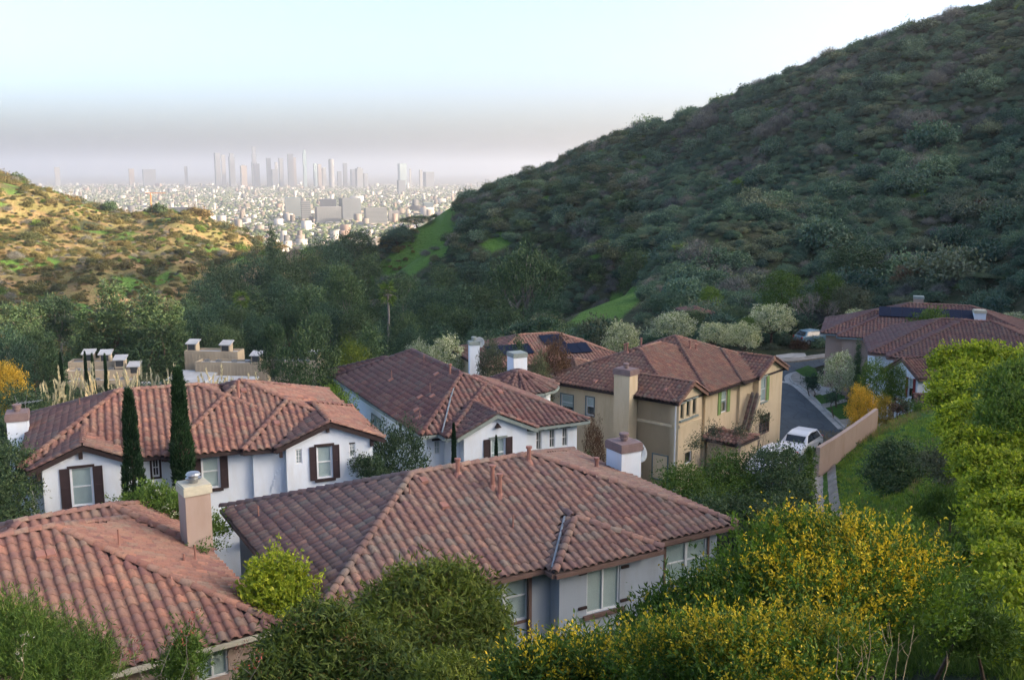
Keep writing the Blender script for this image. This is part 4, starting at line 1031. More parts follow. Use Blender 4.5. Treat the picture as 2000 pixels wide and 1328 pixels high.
# ---- flat-roofed apartment houses in the valley
M['beige'] = plain('beige_siding', (.42, .345, .245), .85, .2, 0, .15, .3)
M['flatroof'] = plain('pale_flat_roof', (.42, .43, .43), .9, .2, 0, .2, .3)
def apartments(label, u0, v0, Y, rz, tiers, heads, roofs, units):
    p = aty(u0, v0, Y); r = tag(empty('apartment_building', p, rz), label, 'apartment building', 'flat-roofed apartment buildings in the valley')
    for x0,x1,y0,y1,z0,z1 in tiers:
        MB().box(x0,x1,y0,y1,z0-9,z1).build('wall', M['beige'], r)
        mb = MB(); k = x0+.3
        while k < x1: mb.box(k,k+.12,y0-.07,y0,z0-9,z1+.0); k += .75
        w = mb.build('batten', M['beige'], r)
        MB().box(x0+.25,x1-.25,y0+.25,y1-.25,z1,z1+.05).build('roof', M['flatroof'], r)
        mb = MB(); mb.box(x0,x1,y0,y0+.25,z1,z1+.5).box(x0,x1,y1-.25,y1,z1,z1+.5).box(x0,x0+.25,y0+.25,y1-.25,z1,z1+.5).box(x1-.25,x1,y0+.25,y1-.25,z1,z1+.5); mb.build('parapet', M['beige'], r)
    for x0,x1,y0,y1,z in roofs:
        mb = MB(); mb.add([(x0,y0,z),(x1,y0,z),(x1,y1,z+.9),(x0,y1,z+.9),(x0,y0,z-.35),(x1,y0,z-.35),(x1,y1,z+.55),(x0,y1,z+.55)],[(0,1,2,3),(7,6,5,4),(4,5,1,0),(5,6,2,1),(6,7,3,2),(7,4,0,3)]); mb.build('roof', M['flatroof'], r)
        MB().box(x0+.6,x1-.6,y0+.8,y1-.2,z-10,z-.1).build('wall', M['beige'], r)
    for x,y,z in heads:
        h = MB().box(x-1.0,x+1.0,y-.9,y+1.1,z,z+2.0).build('stair_head', M['beige'], r)
        mb = MB(); mb.add([(x-1.3,y-1.2,z+1.95),(x+1.3,y-1.2,z+1.95),(x+1.3,y+1.4,z+2.6),(x-1.3,y+1.4,z+2.6),(x-1.3,y-1.2,z+1.75),(x+1.3,y-1.2,z+1.75),(x+1.3,y+1.4,z+2.4),(x-1.3,y+1.4,z+2.4)],[(0,1,2,3),(7,6,5,4),(4,5,1,0),(5,6,2,1),(6,7,3,2),(7,4,0,3)]); mb.build('roof', M['flatroof'], h)
        MB().box(x-.75,x+.75,y-.95,y-.88,z+.5,z+1.7).build('opening', M['room'], h)
    for x,y,z in units:
        MB().box(x-.5,x+.5,y-.4,y+.4,z,z+.75).build('cooling_unit', M['metal'], r)
apartments('beige flat-roofed apartment building on the left with a row of four stair heads', 118, 754, 195, R(8),
  [(0,10.5,6,10,-1.5,3.2),(0,13,2.5,6,-2.5,2.0),(0,14.5,-1,2.5,-3.5,.6)], [(3.6,8.2,3.2),(7.2,7.2,3.2),(10.6,5.0,2.4),(13.6,3.6,1.2)], [(9,20,-5,2,-.9)], [(2.5,4,2.0),(5,4,2.0),(9,4,2.0),(3,.5,.6),(7,.5,.6),(12,.5,.6)])
apartments('beige apartment building with sloping pale roofs in the middle of the valley', 330, 736, 205, R(-6),
  [(0,12,8,12,-2,3.6),(4,20,4,8,-3,2.0),(18,31,6,11,-3,2.2)], [(1.2,10,3.6),(9.0,9.5,3.6),(17.0,6.2,2.0),(29,8.5,2.2)], [(0,9,-3,5,-.4),(7,18.5,-6,3,-1.0)], [(6,6,2.0),(8.5,6,2.0),(12,6,2.0),(15,6,2.0),(22,8,2.2)])
w_ = aty(344,512,520); sg = tag(empty('water_slide_wall', w_, R(-30)), 'bright white slanting wall on the sunlit left slope', 'wall')
MB().add([(-5.5,0,2.5),(4.5,0,-6),(4.5,0,6.5),(-5.5,.4,4.2),(-5.5,.5,2.5),(4.5,.5,-6),(4.5,.5,6.5),(-5.5,.9,4.2)],[(0,1,2,3),(7,6,5,4),(0,4,5,1),(1,5,6,2),(2,6,7,3),(3,7,4,0)]).build('wall', M['white'], sg)
sg.name = 'slope_wall'

# ------------------------------------------------------------------ garden wall, swale, cars
wp = wall_pts
mb = MB(); V = []
for p in wp:
    g = min(float(ground(p[0], p[1])), p[2]) - 1.2; 
    for dx, z in ((0, g), (.25, g), (.25, p[2] + 1.05), (0, p[2] + 1.05)): V.append((p[0] + dx*.8, p[1] - dx*.6, z))
mb.add(V, [(i*4+k, i*4+(k+1) % 4, i*4+4+(k+1) % 4, i*4+4+k) for i in range(len(wp)-1) for k in range(4)] + [(3,2,1,0), tuple(len(V)-4+k for k in range(4))])
tag(mb.build('garden_wall', M['terrawall']), 'curved pink stucco garden wall at the top of the grass bank', 'wall')
sw = smoothline([hit(u, v)[:2] for u, v in ((1612,1030),(1608,985),(1606,940),(1608,908),(1634,884),(1668,858),(1704,834))], 5)
V = []; 
for i, p in enumerate(sw):
    a = sw[max(i-1,0)]; b = sw[min(i+1,len(sw)-1)]; d = (b-a)/np.linalg.norm(b-a); n_ = np.array([d[1],-d[0]]); gz = float(ground(*p))
    for o, z in ((-.75,.10),(-.55,.10),(-.2,-.08),(.2,-.08),(.55,.10),(.75,.10)):
        q = p + n_*o; V.append((q[0], q[1], max(gz, float(ground(*q))) + z + .03))
tag(obj('drainage_path', fast_mesh('drainage_path', V, [(i*6+k, i*6+k+1, i*6+7+k, i*6+6+k) for i in range(len(sw)-1) for k in range(5)], M['concrete2'])), kind='structure')

def car(name, label, p, rz, paint, L=4.6):
    r = tag(empty(name, p, rz), label, 'car', 'parked cars')
    prof = [(-2.3,.45),(-2.32,.75),(-2.25,1.0),(-1.95,1.08),(-1.55,1.62),(-.2,1.70),(.55,1.60),(1.15,1.10),(2.05,.95),(2.28,.75),(2.3,.4)]
    V = []; w0, w1 = .92, .70
    for s_ in (-1, 1):
        for x, z in prof: V.append((x, s_*(w0 if z < 1.12 else w1), z))
    n = len(prof); Fs = [(i, i+1, n+i+1, n+i) for i in range(n-1)] + [tuple(range(n-1, -1, -1)), tuple(range(n, 2*n)), (0, n, 2*n-1, n-1)]
    b = MB().add(V, Fs).build('body', paint, r); bv = b.modifiers.new('bevel', 'BEVEL'); bv.width = .06; bv.segments = 2
    g = MB()
    for s_ in (-1, 1):
        q = [(-1.68,1.14),(-1.38,1.55),(-.2,1.62),(.45,1.53),(.98,1.14)]
        g = MB(); g.add([(x, s_*((.925 if z < 1.2 else .745)), z) for x, z in q] + [(x, s_*((.90 if z < 1.2 else .70)), z) for x, z in q], [tuple(range(5)), tuple(range(9, 4, -1))] + [(i, (i+1) % 5, 5+(i+1) % 5, 5+i) for i in range(5)]); g.build('side_window', M['carglass'], r)
    for (x0,z0,x1,z1,nm) in ((-2.0,1.14,-1.66,1.54,'rear_window'),(.68,1.53,1.10,1.16,'windscreen')):
        o = -.03 if nm == 'rear_window' else .03
        MB().add([(x0+o,-.68,z0),(x0+o,.68,z0),(x1+o,.62,z1),(x1+o,-.62,z1),(x0,-.68,z0-.02),(x0,.68,z0-.02),(x1,.62,z1-.02),(x1,-.62,z1-.02)],[(0,1,2,3),(7,6,5,4),(0,4,5,1),(1,5,6,2),(2,6,7,3),(3,7,4,0)]).build(nm, M['carglass'], r)
    for x in (-1.45, 1.4):
        for s_ in (-1, 1):
            w = MB().tube((x, s_*.72, .34), (x, s_*.95, .34), .34, .34, 18).build('wheel', M['tyre'], r); MB().tube((x, s_*.94, .34), (x, s_*.965, .34), .21, .19, 14).build('rim', M['metal'], w)
    for s_ in (-1, 1):
        MB().box(-2.36,-2.26,s_*.80-.09,s_*.80+.09,.78,1.04).build('tail_lamp', M['red'], r); MB().box(2.16,2.27,s_*.72-.14,s_*.72+.14,.72,.86).build('headlight', M['glass'], r)
    return r
pc = onz(1506,922,STREET+.0); car('parked_car', 'white car parked in front of the tan house, nearer of the two', (pc[0],pc[1],STREET), R(232), M['carwhite'])
pc = onz(1506,922,STREET); car('parked_car', 'white car parked behind the other white car at the tan house', (pc[0]+3.1,pc[1]+4.3,STREET), R(234), M['carwhite'])
pc = onz(1590,672,STREET); car('parked_car', 'pale blue car standing at the far bend of the street', (pc[0],pc[1],STREET+.05), R(20), M['carblue'])

# ------------------------------------------------------------------ plants
def unit(v): return v / np.maximum(np.linalg.norm(v, axis=-1, keepdims=True), 1e-9)
def leaves(P, D, l, w, r, Nm=None):
    """rhombic leaves at P pointing along D, their faces turned towards Nm"""
    n = len(P); D = unit(D); s = unit(np.cross(D, unit(r.normal(size=(n, 3)) if Nm is None else Nm))); nn = np.cross(s, D)
    L = l * r.uniform(.7, 1.3, (n, 1)); W = w * r.uniform(.7, 1.3, (n, 1))
    V = np.stack([P, P + D*L*.45 + s*W*.5 + nn*L*.05, P + D*L, P + D*L*.45 - s*W*.5 + nn*L*.05], 1)
    return V.reshape(-1, 3)
def quads(nv): return np.arange(nv).reshape(-1, 4)
def lobes_points(lobes, n, r, inner=.72, low=-.55):
    """points near the surface of a union of ellipsoids, with their outward directions"""
    lo = np.array(lobes, float); a = lo[:, 3]*lo[:, 4] + lo[:, 3]*lo[:, 5]; k = r.choice(len(lo), n*3, p=a/a.sum())
    d = unit(r.normal(size=(n*3, 3))); keep = d[:, 2] > low; d = d[keep]; k = k[keep]
    p = lo[k, :3] + d*lo[k, 3:]*(inner + (1-inner)*r.random((len(k), 1))**.6)
    ok = np.ones(len(p), bool)
    for q in lo: ok &= ~((((p - q[:3])/q[3:])**2).sum(1) < inner*inner*.80)
    return p[ok][:n], d[ok][:n]
def crown(lobes, nclump, nleaf, spread, l, w, r, up=.5, outw=.45, inner=.82, low=-.55, droop=0.0, shoot=0.0, patch=None):
    """clumps of leaves (or upright leafy shoots) over a union of ellipsoids; leaf faces look outwards and up"""
    c, d = lobes_points(lobes, nclump, r, inner, low)
    if patch is not None:
        k = np.sin(c[:, 0]*patch + 1.7) + np.sin(c[:, 1]*patch*1.3 + c[:, 2]*patch) + d[:, 2]*1.2 + r.normal(size=len(c))*.5 > .45; c, d = c[k], d[k]
    n = len(c); c = c + d*r.normal(size=(n, 1))*spread*1.6; rep = lambda a: np.repeat(a, nleaf, 0); m = n*nleaf
    if shoot:
        sd = unit(d*.55 + np.array([0, 0, .9]) + r.normal(size=(n, 3))*.35); ln = shoot*r.uniform(.5, 1.5, (n, 1)); t = r.random((m, 1))
        P = rep(c) + rep(sd*ln)*t + r.normal(size=(m, 3))*spread*(1.1 - .8*t)*.55; D = rep(sd)*.9 + r.normal(size=(m, 3))*.65
        Nm = rep(d)*.5 + np.array([0, 0, .35]) + r.normal(size=(m, 3))*.6
    else:
        P = rep(c) + r.normal(size=(m, 3))*spread*np.array([1, 1, .75]) * rep(r.uniform(.6, 1.4, n))[:, None]
        D = rep(d)*outw + r.normal(size=(m, 3))*.8 + np.array([0, 0, up - droop - .2]); Nm = rep(d)*.9 + np.array([0, 0, .55]) + r.normal(size=(m, 3))*.55
    return leaves(P, D, l, w, r, Nm)
def limb(mb, p, q, r0, r1, r, seg=3, wob=.06, n=6):
    p = np.array(p, float); q = np.array(q, float); L = np.linalg.norm(q-p); pts = [p + (q-p)*i/seg + (r.normal(size=3)*L*wob if 0 < i < seg else 0) for i in range(seg+1)]
    for i in range(seg): mb.tube(pts[i], pts[i+1], r0+(r1-r0)*i/seg, r0+(r1-r0)*(i+1)/seg, n, i == seg-1)
def trunk_for(lobes, H, r, r0, split=.35, mat='bark', nlimb=6):
    mb = MB(); lo = np.array(lobes); fork = np.array([r.normal()*.03*H, r.normal()*.03*H, H*split]); limb(mb, (0,0,-.6), fork, r0, r0*.7, r, 3, .02, 8)
    for q in lo[:nlimb]: limb(mb, fork, q[:3] + np.array([0, 0, q[5]*.25]), r0*.55, r0*.14, r, 3, .07, 6)
    return mb.mesh('trunk', M[mat], True)
def rand_lobes(r, n, H, Rr, zlo=.45, flat=1.0, core=.62):
    L = [(0, 0, H*(zlo+1)/2, Rr*core, Rr*core, H*(1-zlo)*.48)]
    for i in range(n):
        a = 2.4*i + r.uniform(-.4, .4); f = (i+.5)/n; rad = Rr*r.uniform(.45, .72)*math.sqrt(max(.15, 1-(f*1.05-.25)**2)); z = H*(zlo + (1-zlo)*(.12+.72*f)); s = Rr*r.uniform(.30, .46)
        L.append((rad*math.cos(a), rad*math.sin(a), z, s, s, s*.78*flat))
    return L
g = lambda *c: list(zip(np.linspace(0, 1, len(c)), c))
LM = {
 'oak': leaf_mat('leaf_oak', g((.028,.060,.034),(.044,.082,.042),(.064,.106,.050),(.095,.13,.062))),
 'pine': leaf_mat('leaf_pine', g((.028,.064,.038),(.044,.088,.046),(.064,.112,.054),(.095,.14,.064)), .25),
 'dark': leaf_mat('leaf_dark', g((.022,.052,.040),(.034,.074,.050),(.050,.096,.060)), .25),
 'cyp': leaf_mat('leaf_cypress', g((.010,.030,.016),(.018,.046,.022),(.028,.060,.028)), .1),
 'lime': leaf_mat('leaf_lime', g((.14,.21,.02),(.22,.29,.03),(.30,.36,.04),(.38,.40,.05)), .4),
 'fresh': leaf_mat('leaf_fresh', g((.055,.11,.02),(.085,.15,.03),(.12,.19,.04)), .3),
 'mid': leaf_mat('leaf_mid', g((.048,.10,.022),(.075,.14,.028),(.105,.175,.036),(.15,.21,.045)), .35),
 'bronze': leaf_mat('leaf_bronze', g((.060,.095,.018),(.085,.125,.022),(.115,.155,.028),(.16,.19,.04)), .35),
 'yellow': leaf_mat('leaf_yellow_flower', g((.30,.27,.03),(.44,.36,.025),(.54,.43,.03),(.50,.35,.025),(.58,.49,.05)), .35),
 'yelgreen': leaf_mat('leaf_green_with_yellow', g((.035,.085,.014),(.055,.115,.018),(.080,.15,.022),(.13,.20,.026)), .35),
 'olive': leaf_mat('leaf_olive', g((.058,.075,.050),(.080,.098,.062),(.105,.12,.075)), .2),
 'greytw': leaf_mat('leaf_grey_twigs', g((.10,.105,.11),(.145,.15,.15),(.19,.19,.185)), .1),
 'rust': leaf_mat('leaf_rust', g((.070,.042,.028),(.10,.056,.034),(.13,.075,.045)), .1),
 'gold': leaf_mat('leaf_gold', g((.30,.22,.03),(.45,.30,.04),(.52,.36,.07)), .35),
 'blossom': leaf_mat('leaf_blossom', g((.10,.15,.05),(.18,.24,.09),(.38,.42,.30),(.52,.54,.46),(.60,.60,.54)), .3),
 'hedge': leaf_mat('leaf_hedge', g((.16,.25,.022),(.32,.40,.034),(.50,.55,.05),(.66,.66,.08)), .45),
 'pampas': leaf_mat('leaf_pampas', g((.09,.13,.04),(.14,.17,.06),(.20,.20,.09)), .3),
 'plume': leaf_mat('plume', g((.48,.42,.30),(.58,.52,.40),(.66,.60,.48)), .3),
 'grass': leaf_mat('leaf_grass', g((.085,.15,.028),(.125,.20,.036),(.19,.24,.06)), .35),
 'drygrass': leaf_mat('leaf_dry_grass', g((.16,.13,.06),(.26,.20,.10),(.34,.27,.14)), .2),
 'scrubdry': leaf_mat('leaf_dry_scrub', g((.07,.06,.026),(.11,.09,.04),(.16,.12,.06)), .1),
 'bronzetip': leaf_mat('leaf_bronze_tip', g((.10,.095,.02),(.15,.12,.03),(.19,.10,.045)), .3),
 'lawn': leaf_mat('leaf_bank_grass', g((.13,.22,.04),(.18,.28,.05),(.25,.32,.08)), .35),
 'sunolive': leaf_mat('leaf_sun_olive', g((.085,.085,.035),(.12,.115,.045),(.16,.14,.065)), .2),  # drier left-hill leaves, sunlit brightness put into the colour
 'sunoak': leaf_mat('leaf_sun_oak', g((.045,.058,.026),(.068,.080,.034),(.09,.10,.045)), .2),  # drier oak leaves, colour likewise lifted to look sunlit
 'hoak': leaf_mat('leaf_hill_green', g((.070,.128,.100),(.095,.160,.118),(.13,.19,.135)), .25),
 'hdark': leaf_mat('leaf_hill_dark', g((.046,.096,.085),(.066,.124,.10),(.092,.155,.118)), .25),
 'holive': leaf_mat('leaf_hill_olive', g((.090,.122,.092),(.12,.15,.11),(.155,.18,.13)), .25),
 'berry': leaf_mat('leaf_red_berry', g((.20,.05,.045),(.26,.07,.06),(.16,.09,.05)), .2),
}
PROTO = {}
def proto(kind, var=0):
    """one crown and one trunk mesh per kind; unit height 1 scaled later where noted"""
    key = (kind, var)
    if key in PROTO: return PROTO[key]
    r = np.random.default_rng(hash((kind == 'x', var)) % 1000 + sum(map(ord, kind)) * 7 + var * 131)
    H = 10.0
    if kind in ('oak', 'dark', 'fresh', 'bronze', 'olive', 'gold', 'mid', 'lime', 'rust', 'blossom', 'yelround'):
        mt = 'yellow' if kind == 'yelround' else kind
        zlo = .22 if kind not in ('oak', 'blossom') else .35
        L = rand_lobes(r, 15, H, 4.2, zlo); sp, l, w = .30, .27, .13
        if kind == 'blossom': sp, l, w = .22, .22, .15
        V = crown(L, 680, 13, sp, l*1.1, w*1.1, r); tr = trunk_for(L, H, r, .24, .28)
    elif kind == 'pine':            # open irregular crown on a tall bare trunk
        L = [(r.normal()*.5, r.normal()*.5, H*.86, 1.7, 1.7, .9)]
        for i in range(11):
            a = i*2.4; f = i/11; rad = r.uniform(1.1, 2.6)*(1-.35*f); L.append((rad*math.cos(a), rad*math.sin(a), H*(.48+.42*f), r.uniform(.9,1.4), r.uniform(.9,1.4), r.uniform(.45,.7)))
        V = crown(L, 520, 14, .26, .30, .10, r, up=.9); tr = trunk_for(L, H, r, .20, .42, 'barkgrey', 11); mt = 'pine'
    elif kind == 'conifer':         # dense, tall, tufted
        L = []
        for i in range(22):
            f = i/22; a = i*2.4; rad = (1-f)**.75*1.9*r.uniform(.5, 1) ; L.append((rad*math.cos(a), rad*math.sin(a), H*(.12+.84*f), .85*(1.15-f*.75), .85*(1.15-f*.75), .75*(1.1-f*.5)))
        V = crown(L, 700, 12, .26, .30, .11, r, up=.5, low=-.8); tr = trunk_for(L, H, r, .22, .5); mt = 'pine'
    elif kind == 'umbrella':        # broad flat-topped pine with grey limbs
        L = []
        for i in range(16):
            a = i*2.4; rad = 3.6*math.sqrt(i/16); L.append((rad*math.cos(a), rad*math.sin(a), H*(.88 - .025*rad**1.6 + r.uniform(-.06,.04)), 1.25, 1.25, .65))
        for i in range(7):
            a = i*2.4+1; rad = r.uniform(1.8, 3.6); L.append((rad*math.cos(a), rad*math.sin(a), H*r.uniform(.35,.6), 1.1, 1.1, .5))
        V = crown(L, 760, 13, .27, .30, .10, r, up=.9); tr = trunk_for(L, H, r, .26, .3, 'barkgrey', 23); mt = 'pine'
    elif kind == 'bare':
        mb = MB(); L = []
        def rec(p, d, ln, rad, dep):
            q = p + d*ln; mb.tube(p, q, rad, rad*.65, 5 if dep < 2 else 3, dep == 5)
            if dep >= 5: return
            for _ in range(3 if dep < 3 else 2):
                nd = unit((d + r.normal(size=3)*.42 + np.array([0,0,.12]))[None])[0]; rec(q, nd, ln*r.uniform(.6,.8), max(rad*.55, .012), dep+1)
        limb(mb, (0,0,-.5), (0,0,1.6), .16, .13, r, 2, .02, 6)
        for _ in range(5): rec(np.array([0,0,r.uniform(1.0,1.6)]), unit((np.array([0,0,1.0]) + r.normal(size=3)*.38)[None])[0], 2.3, .085, 0)
        tr = mb.mesh('branches', M['twig']); V = None; mt = None
    elif kind == 'cypress':
        n = 5200; z = r.random(n)**.85*H*.98 + .05; f = z/H; prof_ = np.where(f < .12, .35+f*5.0, np.minimum(1, 1.25*(1-f)**.62)) ; rad = .58*prof_*(.72+.28*r.random(n)**.5)*(1+.14*np.sin(z*2.3+r.random()*6)); a = r.uniform(0, 2*math.pi, n)
        P = np.stack([rad*np.cos(a), rad*np.sin(a), z], 1); k = 3
        Pk = np.repeat(P, k, 0) + r.normal(size=(n*k, 3))*.035; Dk = np.stack([np.cos(np.repeat(a,k))*.45, np.sin(np.repeat(a,k))*.45, np.full(n*k, 1.1)], 1) + r.normal(size=(n*k,3))*.25
        V = leaves(Pk, Dk, .20, .05, r); mb = MB(); mb.tube((0,0,-.5),(0,0,H*.9),.13,.02,8); tr = mb.mesh('trunk', M['bark']); mt = 'cyp'
    elif kind == 'palm':
        Vs = []; mb = MB(); limb(mb, (0,0,-.5), (.15,0,H*.9), .22, .16, r, 4, .006, 10)
        for i in range(54):
            a = i*2.4; e = r.uniform(-.9, 1.15); d0 = np.array([math.cos(a)*math.cos(e), math.sin(a)*math.cos(e), math.sin(e)]); st = np.array([.15,0,H*.9+.1]); c = st + d0*.85
            mb.tube(st, c, .02, .015, 4); n = 13; sx = unit(np.cross(d0, (0,0,1.0))[None])[0]; 
            for k in range(n):
                t_ = (k/(n-1)-.5)*2.5; D = d0*math.cos(t_) + sx*math.sin(t_) - np.array([0,0,.25]); Vs.append(leaves(c[None], D[None], .85, .085, r))
        V = np.concatenate(Vs); tr = mb.mesh('trunk', M['barkgrey']); mt = 'mid'
    elif kind == 'pampas':
        n = 620; a = r.uniform(0, 6.283, n); e = r.uniform(.5, 1.4, n); D = np.stack([np.cos(a)*np.cos(e), np.sin(a)*np.cos(e), np.sin(e)], 1); P = np.stack([np.cos(a)*r.uniform(0,.45,n), np.sin(a)*r.uniform(0,.45,n), np.zeros(n)], 1)
        V1 = leaves(P, D, 1.5, .05, r); V2 = leaves(P + unit(D)*1.3, D + np.array([0,0,-1.1]), .8, .04, r); V = np.concatenate([V1, V2])
        Vs = []; mb = MB()
        for i in range(8):
            a = r.uniform(0, 6.28); e = r.uniform(.98, 1.5); D = np.array([math.cos(a)*math.cos(e), math.sin(a)*math.cos(e), math.sin(e)]); L_ = r.uniform(1.3, 2.2); p0 = np.array([math.cos(a)*.2, math.sin(a)*.2, 0]); q = p0 + D*L_; mb.tube(p0, q, .014, .010, 4)
            m_ = 42; t_ = r.random(m_); Pq = q + D*(t_*.85)[:, None] + np.array([0,0,-.05])*(t_**2)[:, None] + r.normal(size=(m_,3))*.022; Vs.append(leaves(Pq, D[None]*1.0 + r.normal(size=(m_,3))*.22, .22, .06, r))
        pl = np.concatenate(Vs); tr = mb.mesh('stalks', M['straw'])
        PROTO[key] = (fast_mesh('blades', V, quads(len(V)), LM['pampas']), tr, fast_mesh('plumes', pl, quads(len(pl)), LM['plume'])); return PROTO[key]
    cm_ = fast_mesh('crown', V, quads(len(V)), LM[mt]) if V is not None else None
    PROTO[key] = (cm_, tr); return PROTO[key]
BASE_H = {'pampas': 3.0}
def plant(kind, name, label, cat, u, vtop, Y, wpx=None, group=None, var=0, base=None, rz=None, x=None):
    """stand a plant on the ground at distance Y under pixel column u, its top at pixel row vtop"""
    t_ = aty(u, vtop, Y); zg = float(ground(t_[0], Y)) if base is None else base; H = max(.5, t_[2] - zg)
    pr = proto(kind, var); h0 = 3.0 if kind == 'pampas' else 10.0
    W0 = {'pine': 6.6, 'conifer': 4.6, 'umbrella': 9.0, 'bare': 7.0, 'cypress': 1.16, 'palm': 3.2, 'pampas': 2.4}.get(kind, 8.6)
    sz = H / h0; sxy = sz if wpx is None else (wpx/F_PX*Y)/W0
    r = empty(name, (t_[0], Y, zg), rng.uniform(0, 6.28) if rz is None else rz); r.scale = (sxy, sxy, sz)
    tag(r, label, cat, group)
    nm = [('crown', 'trunk'), ('blades', 'stalks', 'plumes')][kind == 'pampas'] if kind != 'bare' else ('crown', 'branches')
    for q, m_ in zip(nm, pr):
        if m_ is not None: obj(q, m_, r)
    return r
def bush(name, label, lobes, mat, nclump, nleaf, spread, l, w, seed, up=.5, inner=.82, low=-.4, stems=True, cat='bush', droop=0.0, kids=None, group=None, shoot=0.0):
    """a near shrub with lobes given in world coordinates"""
    r = np.random.default_rng(seed); c = np.array(lobes).mean(0); zg = float(ground(c[0], c[1])); o = tag(empty(name, (c[0], c[1], zg)), label, cat, group)
    L = np.array(lobes, float); L[:, :3] -= np.array([c[0], c[1], zg])
    V = crown(L, nclump, nleaf, spread, l, w, r, up, .45, inner, low, droop, shoot); obj('crown', fast_mesh('crown', V, quads(len(V)), LM[mat]), o)
    if kids:
        for nm, m2, n2, nl2, s2, l2, w2 in kids:
            V = crown(L, n2, nl2, s2, l2, w2, r, up, .45, .92, -.1, 0.0, shoot*1.15, 1.9/max(.3, s2*12)); obj(nm, fast_mesh(nm, V, quads(len(V)), LM[m2]), o)
    if stems:
        mb = MB()
        for q in L: limb(mb, (r.normal()*.15, r.normal()*.15, -.4), q[:3] + np.array([0,0,q[5]*.3]), .07, .02, r, 3, .06, 6)
        mb.build('stems', M['bark'], o)
    return o
def lob(u, v, Y, rpx, ry=None, rz=None):
    p = aty(u, v, Y); r_ = rpx/F_PX*Y; return (p[0], p[1], p[2], r_, ry or r_, rz or r_*.8)

# ---- foreground shrubs
bush('flowering_bush', 'big yellow-flowering bush behind, its crest reaching above the grey eave', [lob(1490,1109,18.6,70),lob(1560,1094,18.4,72),lob(1640,1099,18,75),lob(1720,1109,17.6,72),lob(1795,1132,17.2,60),lob(1540,1174,17.4,90),lob(1670,1189,16.8,105),lob(1780,1204,16.4,75),lob(1600,1244,16.2,95)], 'yelgreen', 2300, 14, .10, .10, .034, 41, shoot=.42, kids=[('flowers','yellow',2100,11,.085,.070,.032)])
bush('flowering_bush', 'green bush with few yellow flowers against the grey wall', [lob(1300,1240,17.5,62),lob(1370,1205,17.4,66),lob(1425,1185,17.4,60),lob(1262,1310,16.5,70),lob(1430,1260,16.4,85),lob(1350,1320,15.6,90)], 'yelgreen', 2000, 15, .09, .12, .034, 42, shoot=.42, kids=[('flowers','yellow',420,8,.07,.07,.034)])
bush('flowering_bush', 'yellow-flowering bush along the bottom edge', [lob(1290,1320,12.5,75),lob(1400,1310,12.2,85),lob(1520,1305,12,90),lob(1630,1310,11.8,80),lob(1470,1370,11.4,90),lob(1590,1370,11.2,85)], 'yelgreen', 1600, 14, .07, .075, .026, 43, shoot=.32, kids=[('flowers','yellow',1600,11,.06,.052,.025)])
bush('flowering_bush', 'low green and yellow bush left of the yellow one at the bottom edge', [lob(1040,1345,13.5,55),lob(1110,1330,13.8,60),lob(1180,1325,13.6,55)], 'fresh', 700, 15, .08, .13, .03, 44, shoot=.35, kids=[('flowers','yellow',420,10,.06,.06,.03)])
bush('round_tree', 'rounded bronze green tree overlapping the grey house roof', [lob(860,1185,21.5,90),lob(780,1200,21,75),lob(910,1230,20.6,75),lob(830,1270,20,100),lob(740,1260,20.4,75),lob(930,1300,19.6,65),lob(820,1160,21.4,55),lob(900,1165,21.4,50)], 'bronze', 2600, 15, .11, .20, .045, 45, up=.1, droop=.5, cat='tree', kids=[('tips','bronzetip',900,6,.09,.10,.03)])
bush('round_tree', 'lower bronze green tree with reddish tips beside the rounded one', [lob(620,1240,19.2,65),lob(570,1290,18.6,65),lob(690,1290,18.4,75),lob(640,1340,18,85),lob(540,1350,17.8,65),lob(760,1340,17.6,75),lob(660,1225,19,40)], 'bronze', 2300, 15, .10, .19, .042, 46, up=.1, droop=.5, cat='tree', kids=[('tips','bronzetip',900,6,.08,.09,.028)])
bush('round_tree', 'small bronze tree at the bottom edge below the grey wall', [lob(880,1350,16.5,75),lob(960,1340,16.8,58)], 'bronze', 900, 13, .08, .12, .03, 47, up=.2, cat='tree')
bush('young_tree', 'bright yellow green young tree between the two nearest roofs', [lob(540,1125,27,34),lob(515,1165,26.6,34),lob(575,1175,26.4,38),lob(545,1205,26.2,44),lob(590,1215,25.8,32),lob(560,1140,26.8,26)], 'lime', 760, 14, .10, .13, .06, 48, shoot=.40, cat='tree')
bush('dark_bush', 'feathery dark green bush in the bottom left corner', [lob(30,1266,13.5,55),lob(95,1296,13.2,55),lob(160,1316,12.9,50),lob(40,1346,12.6,75),lob(130,1366,12.3,75),lob(10,1216,13.8,30),lob(200,1316,13,28)], 'mid', 1700, 16, .06, .10, .014, 49, shoot=.40)
bush('dark_bush', 'thin green sprig standing before the pink house window', [lob(365,1290,15,20,rz=.35),lob(352,1325,15,28)], 'mid', 240, 14, .06, .10, .022, 50, shoot=.3)
r9 = np.random.default_rng(77)
def stalk(name, label, u, v0, v1, Y, mat, lean, cat, group, tuft=None, r0=.006):
    p = aty(u, v0, Y); q = aty(u+lean, v1, Y); o = tag(empty(name, p), label, cat, group); mb = MB(); d = q - p
    limb(mb, (0,0,-.3), d, r0, r0*.4, r9, 4, .03, 5)
    for k in range(3): t_ = .45+.15*k; limb(mb, d*t_, d*t_ + np.array([r9.normal()*.05, r9.normal()*.05, .12]), r0*.5, r0*.2, r9, 2, .05, 4)
    mb.build('stem', M[mat], o)
    if tuft:
        V = leaves(np.repeat(d[None], 26, 0)*r9.uniform(.55,1,(26,1)) + r9.normal(size=(26,3))*.04, r9.normal(size=(26,3)) + np.array([0,0,.5]), .05, .016, r9); obj('leaves', fast_mesh('leaves', V, quads(len(V)), LM[tuft]), o)
